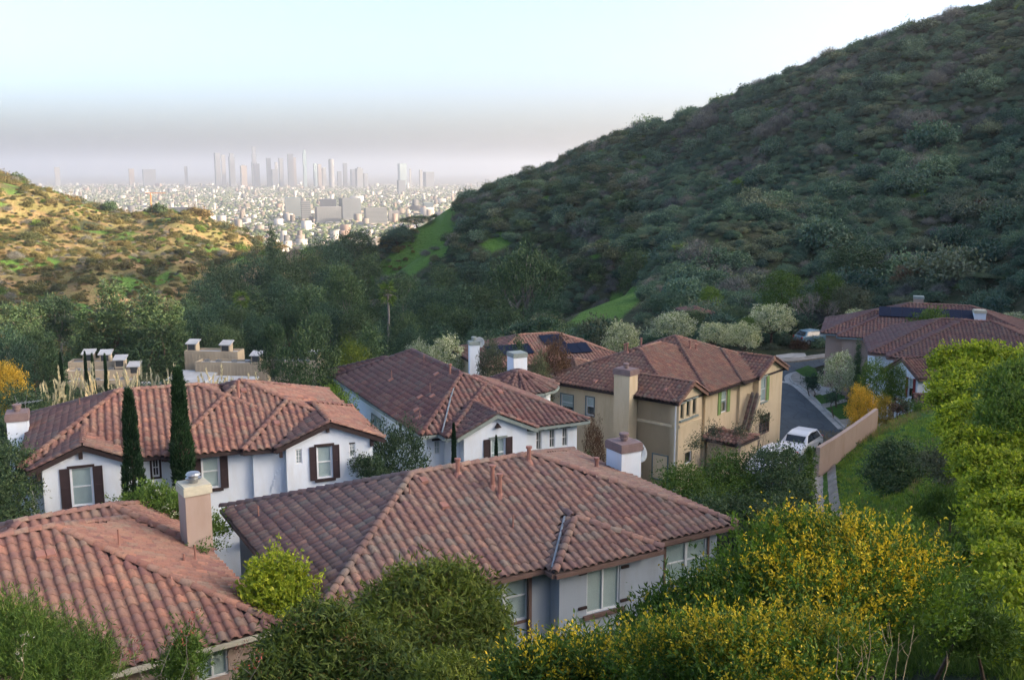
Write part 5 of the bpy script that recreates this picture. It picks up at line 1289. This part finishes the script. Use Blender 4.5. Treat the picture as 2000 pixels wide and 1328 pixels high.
for i, (u, v0, v1, ln) in enumerate(((1650,1335,1240,-12),(1668,1340,1260,14),(1730,1330,1215,6),(1752,1335,1235,4),(1765,1330,1220,20),(1840,1335,1290,14),(1690,1345,1215,8))):
    stalk('dry_stalk', 'bare dry stalk among the weeds in the bottom right', u, v0, v1, 8.5, 'straw', ln, 'stalk', 'dry stalks in the bottom right weeds')
for i, (u, v0, v1, ln) in enumerate(((215,1345,1235,45),(255,1345,1210,120),(330,1350,1185,60),(420,1350,1240,70),(470,1350,1270,40),(290,1350,1250,-30))):
    stalk('berry_twig', 'thin twig with red leaves before the pink house', u, v0, v1, 11.5, 'twig', ln, 'twig', 'red-leaved twigs in the bottom left', 'berry', .005)
stalk('weed_stalk', 'pale flower stalk at the far left bottom edge', 22, 1340, 1235, 11, 'straw', 28, 'stalk', None, 'plume', .004)
# weeds at the bottom right and long grass on the bank
def tufts(name, label, pts, mat, l, w, n, r, cat='grass'):
    P = np.repeat(np.array(pts), n, 0) + np.concatenate([r.normal(size=(len(pts)*n, 2))*.10, np.zeros((len(pts)*n, 1))], 1); D = np.array([0,0,1.0]) + r.normal(size=P.shape)*.45
    V = leaves(P, D, l, w, r); tag(obj(name, fast_mesh(name, V, quads(len(V)), LM[mat])), label, cat, kind='stuff')
def scatter_px(n, u0, u1, v0, v1, r, test=None, ymax=900):
    out_ = []
    for _ in range(n):
        p = hit(r.uniform(u0, u1), r.uniform(v0, v1), 5)
        if p[1] < ymax and (test is None or test(p)): out_.append((p[0], p[1], float(ground(p[0], p[1])) - .02))
    return out_
xs_, ys_ = r9.uniform(2, 10, 1500), r9.uniform(5.5, 15, 1500)
tufts('weeds', 'rough green and tan weeds at the bottom right', [(x, y, float(ground(x, y))-.03) for x, y in zip(xs_, ys_)], 'grass', .45, .022, 14, r9)
tufts('dry_weeds', 'dry tan weeds at the bottom right', [(x, y, float(ground(x, y))-.03) for x, y in zip(xs_[:420], ys_[:420]-.3)], 'drygrass', .5, .016, 10, r9)
pts = [p for p in scatter_px(5200, 1590, 1905, 790, 1130, r9) if p[0] > 12.5 and 18 < p[1] < 75]
pts = [p for p in pts if min(np.hypot(p[0]-q[0], p[1]-q[1]) for q in sw) > .9]
tufts('bank_grass', 'short green grass on the bank beside the pink wall', pts, 'lawn', .16, .036, 12, r9)
tufts('tall_grass', 'longer pale grass on the bank', [p for p in pts if (p[1] > 60 or r9.random() < .05)], 'drygrass', .38, .014, 10, r9)
tufts('bank_weeds', 'green weeds below the hedge at the right bottom', scatter_px(1800, 1630, 2000, 1110, 1328, r9), 'grass', .42, .026, 14, r9)
xs_, ys_ = r9.uniform(-16, 13, 2600), r9.uniform(9, 23, 2600)
tufts('slope_weeds', 'green weeds covering the slope below the viewpoint', [(x, y, float(ground(x, y))-.03) for x, y in zip(xs_, ys_)], 'grass', .5, .03, 10, r9)

# ---- tall clipped hedge on the right
hl = []
for u0, v0, Y0, rr in ((1848,700,38,26),(1852,738,36.6,28),(1850,780,35.2,28),(1852,822,33.8,28),(1862,862,32.4,28),(1900,905,30.6,32),(1915,950,29,34),(1925,1000,27.2,36),(1938,1055,25.4,38),(1948,1110,23.6,40),(1955,1170,21.8,42),(1965,1235,20,46)):
    for k in range(6):
        u_ = u0 + k*rr*1.1
        rj = rr*r9.uniform(.8, 1.3)
        if u_ < 2090: hl.append(lob(u_ + r9.uniform(-6, 6), v0 + k*(.6 if v0 < 880 else 3) + r9.uniform(-3, 9), Y0 - k*.12, rj, rz=rj/F_PX*Y0*.95))
bush('tall_hedge', 'tall lime green clipped hedge running down the right edge', hl, 'hedge', 8000, 12, .075, .13, .075, 61, up=.2, low=-.7, cat='hedge', inner=.93, stems=False)
bush('leafy_shrub', 'darker shrub rising out of the hedge at the right edge', [lob(1965,765,30,35),lob(2000,800,29,50),lob(1955,820,28.6,36),lob(1990,740,30.4,32)], 'mid', 1100, 14, .12, .13, .05, 62, up=.8, cat='shrub', stems=False)
bush('round_bush', 'dark rounded bush alone on the grass bank', [lob(1750,900,46,42),lob(1722,925,45.6,30),lob(1780,925,45.6,30),lob(1750,945,45.2,42)], 'oak', 1000, 13, .13, .15, .06, 63, cat='bush')
bush('dry_bush', 'brownish dry bush between the rounded bush and hedge', [lob(1832,905,42,30),lob(1850,930,41,28)], 'olive', 400, 12, .12, .14, .04, 64, cat='bush')
bush('spiky_plant', 'blue green spiky plant mass on the bank below the hedge', [lob(1850,985,36,28),lob(1880,1010,34,26),lob(1815,1000,36,22)], 'fresh', 420, 12, .12, .22, .03, 65, up=1.2, cat='plant')
for i, (L_, lb) in enumerate((([(1760,1075,31,34)],'loose green shrub just behind the yellow bush crest'),([(1850,1100,28,48)],'loose green shrub between yellow bush and hedge'),([(1840,1180,22,60)],'green shrub below the hedge, right of the yellow bush'),([(1900,1250,18,60)],'green shrub near the bottom right corner'))):
    bush('bank_shrub', lb, [lob(*q) for q in L_], 'fresh', 420, 13, .11, .14, .032, 66+i*10, up=.9, cat='shrub', shoot=.3, group='green shrubs below the hedge')
iv = [lob(1582,900,54,9,rz=.8),lob(1580,940,51.5,10,rz=.8),lob(1578,975,49.5,11,rz=.8),lob(1576,1005,47.5,12,rz=.7)]
bush('ivy_pillar', 'narrow ivy covered wall end beside the drain', iv, 'mid', 700, 12, .07, .09, .06, 67, inner=.8, stems=False, low=-.9, cat='ivy')

# ---- trees and shrubs among the houses
def pl(kind, name, label, cat, u, vt, Y, w=None, **k): return plant(kind, name, label, cat, u, vt, Y, w, **k)
pl('cypress','cypress','tall dark cypress in front of the white house, left of the pair','tree',249,758,38.0,50)
pl('cypress','cypress','tall dark cypress in front of the white house, right and taller of the pair','tree',346,716,39.8,54,var=1)
pl('cypress','cypress','thin cypress at the left corner of the turret house gable','tree',886,826,46.2,16)
pl('cypress','cypress','thin leaning cypress before the shuttered window of the turret house','tree',969,850,45.3,13,var=1)
for i,(u,vt) in enumerate(((117,688),(165,686),(179,690),(204,690))):
    pl('cypress','cypress',['slim cypress behind pampas grass, leftmost of the row of four','slim cypress second from the left in the row of four','slim cypress third from the left in the row of four','slim cypress at the right end of the row of four'][i],'tree',u,vt,118+i,11,var=i%2)
bush('pittosporum', 'olive green shrubby tree before the lower tan window', [lob(1335,950,47,45),lob(1300,985,46,40),lob(1375,990,45.5,50)], 'mid', 900, 13, .15, .15, .06, 71, cat='tree')
bush('pittosporum', 'olive green shrubby tree in front of the entrance porch', [lob(1420,920,49,40),lob(1400,960,48,45),lob(1450,970,47.6,50),lob(1430,1010,46.5,50)], 'mid', 1000, 13, .15, .15, .06, 72, cat='tree')
bush('pittosporum', 'dark shrubby tree in front of the white parked cars', [lob(1500,905,48.6,36),lob(1538,900,48.8,30),lob(1520,935,48,48),lob(1500,975,47,45),lob(1545,975,47,40),lob(1515,1015,46,50)], 'oak', 1000, 13, .15, .15, .06, 73, cat='tree')
bush('pittosporum', 'low dark shrub mass beyond the end of the grey roof', [lob(1450,1000,42,36),lob(1540,1010,43,40),lob(1380,1005,42,40)], 'oak', 700, 13, .14, .14, .06, 74, cat='shrub')
for i,(u,vt,Y,w) in enumerate(((1392,828,58.5,46),(1360,850,57.5,30),(1444,828,61,30),(1484,800,66,44))):
    tr_ = pl('bare','pruned_tree',['small pruned tree before the porch arch','low bare tree left of the porch arch','bare stems by the stepped buttress','sparse tree before the garage of the tan house'][i],'tree',u,vt,Y,w,var=i%2)
    t_ = aty(u, vt+14, Y); V = crown([(t_[0],Y,t_[2]-.1,w*.35/F_PX*Y,.6,.5)], 90, 8, .12, .12, .04, np.random.default_rng(80+i))
    o = obj('crown', fast_mesh('crown', V, quads(len(V)), LM['olive']), tr_); o.matrix_parent_inverse = tr_.matrix_basis.inverted()
bush('dark_shrub', 'dark shrub column at the left edge beside the white chimney', [lob(10,900,38.5,40),lob(0,960,37.5,55),lob(40,960,37.4,30),lob(15,1020,36.8,55)], 'oak', 1100, 13, .12, .13, .05, 91, cat='shrub')
bush('light_bush', 'light green blossoming shrub between the two left houses', [lob(300,985,34,45),lob(255,1005,33.6,40),lob(350,1000,33.6,36),lob(410,1040,32.6,30)], 'fresh', 620, 11, .10, .13, .06, 92, up=.9, cat='shrub', kids=[('blossom','blossom',160,8,.06,.09,.05)])
pl('bare','bare_shrub','leafless grey shrub against the white wall below the left window','shrub',150,968,35.6,120)
pl('oak','round_tree','dark round tree between the white house and the turret house','tree',780,836,44.5,130)
bush('low_shrub','small shrub at the right foot of the shuttered gable',[lob(712,905,42.5,22),lob(730,925,42,24)],'oak',260,12,.10,.12,.05,93,cat='shrub')
bush('climber','green climber growing up the chimney of the pink house',[lob(405,1040,31.6,14),lob(418,1065,31.2,13),lob(395,1075,30,12)],'fresh',90,8,.09,.10,.05,94,stems=False,cat='climber')
pl('oak','big_tree','large dark tree between the left white house roof and turret house','tree',600,655,62,130)
pl('fresh','young_tree','fresh green tree below the large dark tree by the turret house','tree',655,755,55,110)
pl('bronze','round_tree','brownish round tree behind the left end of the turret house','tree',690,668,82,80)
pl('oak','round_tree','dark tree left of the brownish round tree','tree',655,690,84,50,var=1)
pl('rust','dark_shrub','dark reddish shrub right of the turret house corner','shrub',1160,820,53,44)
pl('conifer','young_conifer','small blue green conifer beside the turret house string course','tree',1150,880,50,26)
pl('conifer','conifer','bright green conical tree behind the plain white chimney','tree',1012,648,73,56,var=1)
pl('olive','dark_shrub','dark grey green shrub right of the far white chimney','shrub',962,668,70,66)
pl('rust','dark_shrub','brownish twiggy shrub before the solar roof','shrub',1085,662,69,80)
pl('olive','dark_shrub','dark shrub right of the plain white chimney','shrub',1052,688,66,58,var=1)
for i,(u,vt,Y,w,lb) in enumerate(((870,660,86,80,'thin pale blossoming tree left of the far white chimney'),(820,668,88,60,'pale blossoming shrub behind the turret house ridge'),(1215,632,100,80,'pale blossoming tree behind the tan house vents'),(1315,612,112,100,'white blossoming tree in the middle below the bright grass'),
    (1400,632,108,80,'small blossoming tree behind the tan house ridge'),(1455,632,104,70,'half green blossoming tree left of the street bend'),(1508,596,114,105,'large white blossoming tree at the street bend'),(1640,690,82,70,'blossoming tree before the mauve house'),(1672,606,108,60,'blossoming tree left of the mauve house roof'),(1975,612,96,80,'blossoming tree right of the last chimney'))):
    pl('blossom','blossom_tree',lb,'tree',u,vt,Y,w,var=i%2)
pl('mid','green_tree','feathery green tree in front of the white house by the hedge','tree',1715,705,73.5,95)
pl('mid','green_tree','narrow feathery green tree left of the red shutters','tree',1752,712,72.5,42,var=1)
pl('gold','yellow_tree','yellow leaved tree above the pink garden wall','tree',1685,752,69,66)
pl('gold','yellow_tree','smaller yellow shrub right of the yellow tree','shrub',1732,772,67,36,var=1)
pl('conifer','conifer','dark column tree between mauve and white houses','tree',1678,662,84.5,28)
for i, (a, lb) in enumerate((((1755,800,66,14),'reddish shrub below the yellow shrub at the white gable'),((1776,795,66,16),'dark green shrub in the middle at the foot of the white gable'),((1802,800,64,16),'green shrub at the right foot of the white gable'))):
    bush('garden_shrub', lb, [lob(*a)], ('rust','oak','mid')[i], 110, 10, .12, .14, .05, 95+i, cat='shrub', group='shrubs at the white gable')
for i, (a, lb) in enumerate((((1582,745,87,10),'dark clipped shrub at the back of the far lawn'),((1586,756,86,9),'dark clipped shrub at the front of the far lawn'),((1625,780,79,12),'dark low shrub on the middle lawn'))):
    bush('clipped_shrub', lb, [lob(*a)], 'dark', 90, 10, .12, .14, .06, 130+i, cat='shrub', group='clipped shrubs on the lawns')
pl('fresh','feathery_tree','feathery green tree rising over the solar panels','tree',1820,604,88,110)
pl('gold','golden_tree','sunlit golden tree at the left edge','tree',12,706,66,80)
bush('dark_shrub','dark green shrub mass below the golden tree',[lob(20,800,58,45),lob(60,790,60,28),lob(10,850,54,50)],'oak',600,12,.16,.18,.07,97,cat='shrub')
# pampas grass
k = 0
for (u,vt,Y,w) in ((85,722,74,60),(112,706,76,60),(140,700,78,60),(168,700,77,60),(196,702,76,60),(225,706,76,60),(252,700,78,60),(278,692,80,60),(305,694,80,60),(330,700,79,55),(400,706,84,60),(430,704,86,60),(455,708,85,55),(492,716,84,50),(742,690,90,50),(775,694,88,50),(800,690,90,45),(965,664,92,50),(1000,650,96,50),(1035,640,98,60),(1060,634,100,60)):
    vt += 10 + int(r9.integers(0, 16))
    pl('pampas','pampas_grass','pampas grass clump with pale plumes on the terrace edge behind the houses','grass',u,vt,Y,w,group='pampas grass along the terrace edge',var=k%2); k += 1

# ---- valley wood
vg = 'trees of the valley wood'
pl('palm','palm_tree','fan palm standing left in front of the dark valley wood','palm tree',468,574,262,36)
pl('palm','palm_tree','fan palm with a reddish trunk near the middle of the valley wood','palm tree',755,556,230,40,var=1)
pl('umbrella','umbrella_pine','broad flat-topped pine with pale limbs at the foot of the right hill','tree',1030,472,215,165)
pl('umbrella','umbrella_pine','flat-topped pine behind the reddish-trunked palm','tree',775,528,262,120,var=1)
pl('pine','tall_pine','tall pine with bare forked trunks left of the middle palm','tree',600,556,245,105)
pl('pine','tall_pine','tall narrow pine with a sunlit tip in the valley','tree',672,512,255,80,var=1)
pl('pine','pine','pine with a thin trunk in front of the apartment roofs','tree',528,622,150,66)
pl('conifer','cedar','layered blue green cedar behind the turret house','tree',722,628,150,95,var=1)
pl('dark','round_tree','rounded blue green tree right of the layered cedar','tree',800,640,155,70)
pl('conifer','eucalyptus','tall warm-lit gum tree at the gap in the valley','tree',530,440,420,55)
pl('bare','bare_tree','pale leafless tree catching sun at the gap in the valley','tree',575,455,430,70)
pl('bare','bare_tree','pale leafless trees right of the sunlit gap','tree',490,478,400,50,var=1)
for i,(u,vt,Y,w,kd,lb) in enumerate(((215,545,232,120,'conifer','large dark pine mass left of centre, sun on its right crown'),(290,556,228,120,'conifer','dark pine with a sunlit outer bough on its right'),(110,575,236,100,'pine','pine with sunlit top among the left trees'),(40,590,230,110,'pine','sunlit pine at the left edge'),(160,600,230,80,'conifer','sunlit pine left of the large dark pine mass'),(340,580,230,70,'conifer','dark pine right of the sunlit bough'))):
    pl(kd,'pine_tree',lb,'tree',u,vt,Y,w,var=i%2)
r5 = np.random.default_rng(55); USED = {}; NTH = ('', 'second farther ', 'third farther ', 'fourth farther ', 'fifth farther ')
KDN = {'oak': 'dark round-crowned tree', 'dark': 'blue green evergreen tree', 'conifer': 'tall tufted conifer', 'pine': 'open-crowned pine', 'olive': 'grey green tree', 'mid': 'fresh green tree'}
LMK = [(468,600,'the left fan palm'),(755,580,'the middle fan palm'),(1030,510,'the broad flat-topped pine'),(600,590,'the fork-trunked tall pine'),(672,545,'the sunlit-tipped pine'),(530,455,'the warm-lit gum tree'),(722,645,'the layered cedar'),(850,450,'the steep green meadow'),(60,620,'the pines at the left edge'),(290,590,'the pine with the sunlit bough'),(870,640,'the turret house chimney'),(1180,600,'the bright grass shelf'),(575,475,'the pale leafless tree at the gap'),(960,480,'the small meadow on the hill')]
for (u,vt,Y,w,kd) in ((55,640,170,90,'oak'),(20,650,160,90,'dark'),(95,650,165,60,'conifer'),(400,545,300,90,'dark'),(440,520,330,90,'oak'),(485,505,350,90,'dark'),(545,500,340,90,'oak'),(430,590,270,90,'dark'),(500,560,285,90,'conifer'),(620,610,225,70,'pine'),(460,600,255,70,'oak'),(880,590,225,70,'pine'),(555,545,290,80,'dark'),(600,500,360,80,'oak'),(640,470,400,90,'dark'),(690,455,420,90,'oak'),(640,520,320,80,'dark'),(720,500,360,70,'oak'),(770,445,430,80,'dark'),(820,425,445,70,'oak'),(700,545,280,80,'conifer'),
    (640,590,235,90,'dark'),(560,600,250,90,'oak'),(500,620,240,80,'dark'),(430,635,232,90,'oak'),(690,600,230,80,'oak'),(830,560,245,90,'dark'),(850,600,220,90,'oak'),(890,560,240,90,'dark'),(900,610,205,100,'oak'),(950,560,245,90,'oak'),(960,610,200,90,'dark'),(1060,580,200,90,'dark'),(1000,600,190,80,'oak'),(860,640,180,90,'dark'),(930,640,175,80,'dark'),(790,620,190,80,'oak'),(740,640,185,70,'dark'),
    (380,600,250,90,'dark'),(370,570,275,80,'conifer'),(1010,545,262,90,'dark'),(870,520,300,80,'oak'),(930,510,300,80,'dark'),(780,590,240,80,'dark')):
    uu, vv = u + r5.uniform(-6, 6), vt + r5.uniform(-4, 4); lm = min(LMK, key=lambda q: np.hypot(q[0]-uu, (q[1]-vv)*1.3)); dx, dy = uu - lm[0], vv - lm[1]
    way = ('upper ' if dy < -18 else 'lower ' if dy > 18 else '') + ('left' if dx < 0 else 'right'); lb = f"{KDN[kd]} {NTH[USED.get((kd, way, lm[2]), 0)]}to the {way} of {lm[2]}"; USED[(kd, way, lm[2])] = USED.get((kd, way, lm[2]), 0) + 1
    pl(kd,'wood_tree',lb,'tree',uu,vv,Y,w,group=vg,var=int(r5.integers(2)))
# ---- trees at the foot of the right hill
for i,(u,vt,Y,w,kd,lb) in enumerate(((1530,530,126,90,'fresh','round light green tree above the large blossoming tree'),(1620,532,126,70,'fresh','light green tree behind the tall leafless tree'),(1590,552,118,80,'bare','tall leafless tree left of the mauve house'),(1662,556,121,90,'olive','grey green willow-like tree behind the mauve house'),(1388,560,140,50,'fresh','small round light green tree at the hill foot'),(1305,572,140,90,'dark','dark weeping tree right of the bright grass shelf'),(1672,482,150,120,'oak','big round dark tree on the lower hill'),
   (1440,600,128,80,'oak','dark tree behind the blossoming trees left of the street'),(1560,612,118,80,'dark','dark hedge tree behind the large blossoming tree'),(1350,606,125,70,'oak','dark tree behind the white blossoming tree'),(1740,570,140,80,'oak','dark tree behind the mauve house chimney'),(1850,560,135,110,'dark','dark tree behind the solar roof'),(1950,560,125,110,'oak','dark tree at the right edge behind the last chimney'),(1780,520,138,70,'rust','rusty brown tree above the mauve house'),(1990,560,118,70,'bare','leafless tree at the right edge'),
   (1250,492,225,80,'oak','round dark tree above the bright grass shelf'),(1460,620,112,50,'fresh','light green shrub at the street bend'))):
    pl(kd,'hillside_tree',lb,'tree',u,vt,Y,w,var=i%2)
pl('oak','ridge_tree','lone tree on the ridge line at the hill shoulder','tree',1033,324,445,30)

# ------------------------------------------------------------------ scrub on the hills: one mass, instanced
def scrub_object(name, label, kinds, pts):
    """kinds: list of (material, leaf size, clumps); pts: rows of x, y, z, scale, kind"""
    Vs, Fs, Mi, pid, mats_ = [], [], [], [], []; off = 0
    for k, (mt, l, w, nc, nl, fl) in enumerate(kinds):
        r = np.random.default_rng(500 + k*3 + len(name)); L = [(r.normal()*.35, r.normal()*.35, .45*fl + r.uniform(-.1,.2), r.uniform(.45,.7), r.uniform(.45,.7), r.uniform(.4,.6)*fl) for _ in range(5)]
        V = crown(L, nc, nl, .10, l, w, r, .6, .45, .8, -.3); Vs.append(V); Fs.append(quads(len(V)) + off); off += len(V); Mi.append(np.full(len(V)//4, k)); pid.append(np.full(len(V), k)); mats_.append(LM[mt])
    pts = np.array(pts); n = len(pts)
    me = fast_mesh(name, np.concatenate(Vs + [pts[:, :3]]), np.concatenate(Fs), mats_, np.concatenate(Mi))
    def attr(nm, tp, arr): a = me.attributes.new(nm, tp, 'POINT'); a.data.foreach_set('value' if tp != 'FLOAT_VECTOR' else 'vector', arr.ravel())
    attr('pid', 'INT', np.concatenate(pid + [pts[:, 4] + 100]).astype(np.int32)); attr('sc', 'FLOAT', np.concatenate([np.ones(off), pts[:, 3]]).astype(np.float32)); attr('rz', 'FLOAT', np.concatenate([np.zeros(off), rng.uniform(0, 6.28, n)]).astype(np.float32))
    o = obj(name, me); ng = bpy.data.node_groups.new(name, 'GeometryNodeTree'); ng.interface.new_socket('Geometry', in_out='INPUT', socket_type='NodeSocketGeometry'); ng.interface.new_socket('Geometry', in_out='OUTPUT', socket_type='NodeSocketGeometry')
    gi = ng.nodes.new('NodeGroupInput'); go = ng.nodes.new('NodeGroupOutput'); J = ng.nodes.new('GeometryNodeJoinGeometry')
    def na(nm, tp): a = ng.nodes.new('GeometryNodeInputNamedAttribute'); a.data_type = tp; a.inputs[0].default_value = nm; return a.outputs[0]
    def pick(v):
        c = ng.nodes.new('FunctionNodeCompare'); c.data_type = 'INT'; c.operation = 'EQUAL'; ng.links.new(na('pid', 'INT'), c.inputs[2]); c.inputs[3].default_value = v
        s = ng.nodes.new('GeometryNodeSeparateGeometry'); s.domain = 'POINT'; ng.links.new(gi.outputs[0], s.inputs[0]); ng.links.new(c.outputs[0], s.inputs[1]); return s.outputs[0]
    for k in range(len(kinds)):
        ip = ng.nodes.new('GeometryNodeInstanceOnPoints'); ng.links.new(pick(k + 100), ip.inputs['Points']); ng.links.new(pick(k), ip.inputs['Instance'])
        cx_ = ng.nodes.new('ShaderNodeCombineXYZ'); ng.links.new(na('rz', 'FLOAT'), cx_.inputs[2]); er = ng.nodes.new('FunctionNodeEulerToRotation'); ng.links.new(cx_.outputs[0], er.inputs[0]); ng.links.new(er.outputs[0], ip.inputs['Rotation'])
        ng.links.new(na('sc', 'FLOAT'), ip.inputs['Scale']); ng.links.new(ip.outputs[0], J.inputs[0])
    ng.links.new(J.outputs[0], go.inputs[0]); md = o.modifiers.new('scatter', 'NODES'); md.node_group = ng
    return tag(o, label, 'scrub', kind='stuff')
def scatter(n, x0, x1, y0, y1, r, dens):
    x = r.uniform(x0, x1, n); y = r.uniform(y0, y1, n); k = r.random(n) < dens(x, y); return x[k], y[k]
def at_vert(A, x, y):
    i = np.clip(np.searchsorted(gx, x) , 0, len(gx)-1); j = np.clip(np.searchsorted(gy, y), 0, len(gy)-1); return A[j, i]
r6 = np.random.default_rng(66)
def dens_r(x, y):
    u, v = px_of(x, y, ground(x, y)); vis = (u > 560) & (u < 2150) | (x > 60)
    vis &= ~((u > 1080) & (u < 1262) & (v > 562) & (v < 668) & (y < 215)) & ~inpoly(x, y, shelf)
    return np.where(vis, (1 - .97*np.clip(at_vert(lush, x, y)*1.4, 0, 1))*np.clip(1.0 - (y-380)/600, .4, 1), 0)*(~((x < 60) & (y < 112)))*(x*.35 + y > 122)*(1 - inpoly(x, y, road_xy))
x, y = scatter(44000, -60, 260, 60, 600, r6, dens_r)
pa, pb = fbm(x, y, 77, 55), fbm(x, y, 78, 38)
q = r6.random(len(x)); knd = np.where(pa > .22, 4, np.where(pa < -.25, 1, np.where(pb > .2, 2, np.where(pb < -.25, 0, 5))))
knd = np.where(q < .42, r6.choice(8, len(x), p=[.26,.24,.22,.02,.12,.12,.015,.005]), knd)
sc_ = r6.uniform(.6, 1.5, len(x))*(1 + (r6.random(len(x)) < .16)*r6.gamma(2.0, .45, len(x))); z = ground(x, y) - .22*sc_
K = [('hoak',.13,.075,300,9,.95),('hdark',.13,.075,300,9,.9),('holive',.12,.065,290,9,.75),('mid',.12,.07,290,9,.8),('greytw',.24,.020,260,10,.75),('hoak',.12,.07,300,9,.9),('rust',.16,.04,220,9,.7),('fresh',.12,.06,260,9,.55)]
scrub_object('hillside_scrub', 'dark chaparral scrub covering the right hillside', K, np.stack([x, y, z, sc_, knd], 1))
def dens_l(x, y): return np.where((x < -40 - (y-330)*.02), np.clip(.75 - at_vert(dry, x, y)*.25 + fbm(x, y, 91, 40)*.7, .35, 1), 0)*(y > 300)
x, y = scatter(30000, -420, -20, 300, 780, r6, dens_l)
knd = r6.choice(6, len(x), p=[.24,.2,.18,.18,.1,.1]); sc_ = r6.uniform(.5, 1.4, len(x))*(1 + (r6.random(len(x)) < .10)*r6.uniform(.8, 2.2, len(x))); z = ground(x, y) - .15*sc_
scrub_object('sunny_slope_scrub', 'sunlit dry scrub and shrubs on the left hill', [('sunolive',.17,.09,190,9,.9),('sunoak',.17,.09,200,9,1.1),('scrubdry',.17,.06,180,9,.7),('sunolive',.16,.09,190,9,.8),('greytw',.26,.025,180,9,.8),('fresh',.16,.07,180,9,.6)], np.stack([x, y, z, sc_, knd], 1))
# far side woods before the city and undergrowth in the valley
def dens_v(x, y):
    u, v = px_of(x, y, ground(x, y)); return ((u > -80) & (u < 1250) & (y > 100) & ~((u > 1080) & (u < 1262) & (v > 562) & (v < 668))).astype(float)*.8*(1-.95*np.clip(at_vert(lush, x, y)*1.3, 0, 1))
x, y = scatter(5200, -170, 60, 95, 480, r6, dens_v); m_ = (x > -100 - .1*y) & ~((x < -30-(y-330)*.1) & (y > 320)); x, y = x[m_], y[m_]
knd = r6.choice(3, len(x)); sc_ = r6.uniform(1.2, 3.0, len(x)); z = ground(x, y) - .2
scrub_object('valley_undergrowth', 'dark undergrowth between the trees of the valley', [('oak',.13,.075,260,9,1.0),('dark',.13,.075,260,9,1.0),('olive',.13,.07,250,9,.9)], np.stack([x, y, z, sc_, knd], 1))
x, y = scatter(2600, -330, 200, 620, 1500, r6, lambda a, b: np.full(a.shape, .9)); knd = r6.choice(3, len(x)); sc_ = r6.uniform(2.0, 5.5, len(x)); z = np.where(y < 1290, ground(x, y), PLAIN) - .3
scrub_object('far_woods', 'hazy woods on the slopes running down to the city', [('oak',.22,.11,110,9,1.2),('olive',.22,.11,110,9,1.1),('scrubdry',.22,.10,110,9,1.0)], np.stack([x, y, z, sc_, knd], 1))

# ------------------------------------------------------------------ haze
m, nt, out = nt_new('haze_air'); pv = nt.nodes.new('ShaderNodeVolumePrincipled')
pv.inputs['Color'].default_value = (.70, .73, .78, 1); pv.inputs['Density'].default_value = 0.00010; pv.inputs['Anisotropy'].default_value = 0.6
nt.links.new(pv.outputs[0], out.inputs['Volume'])
hz = MB().box(-80000, 80000, -600, 100000, -190, 265).build('haze', m); tag(hz, 'pale smog over the whole view', 'haze', kind='stuff')
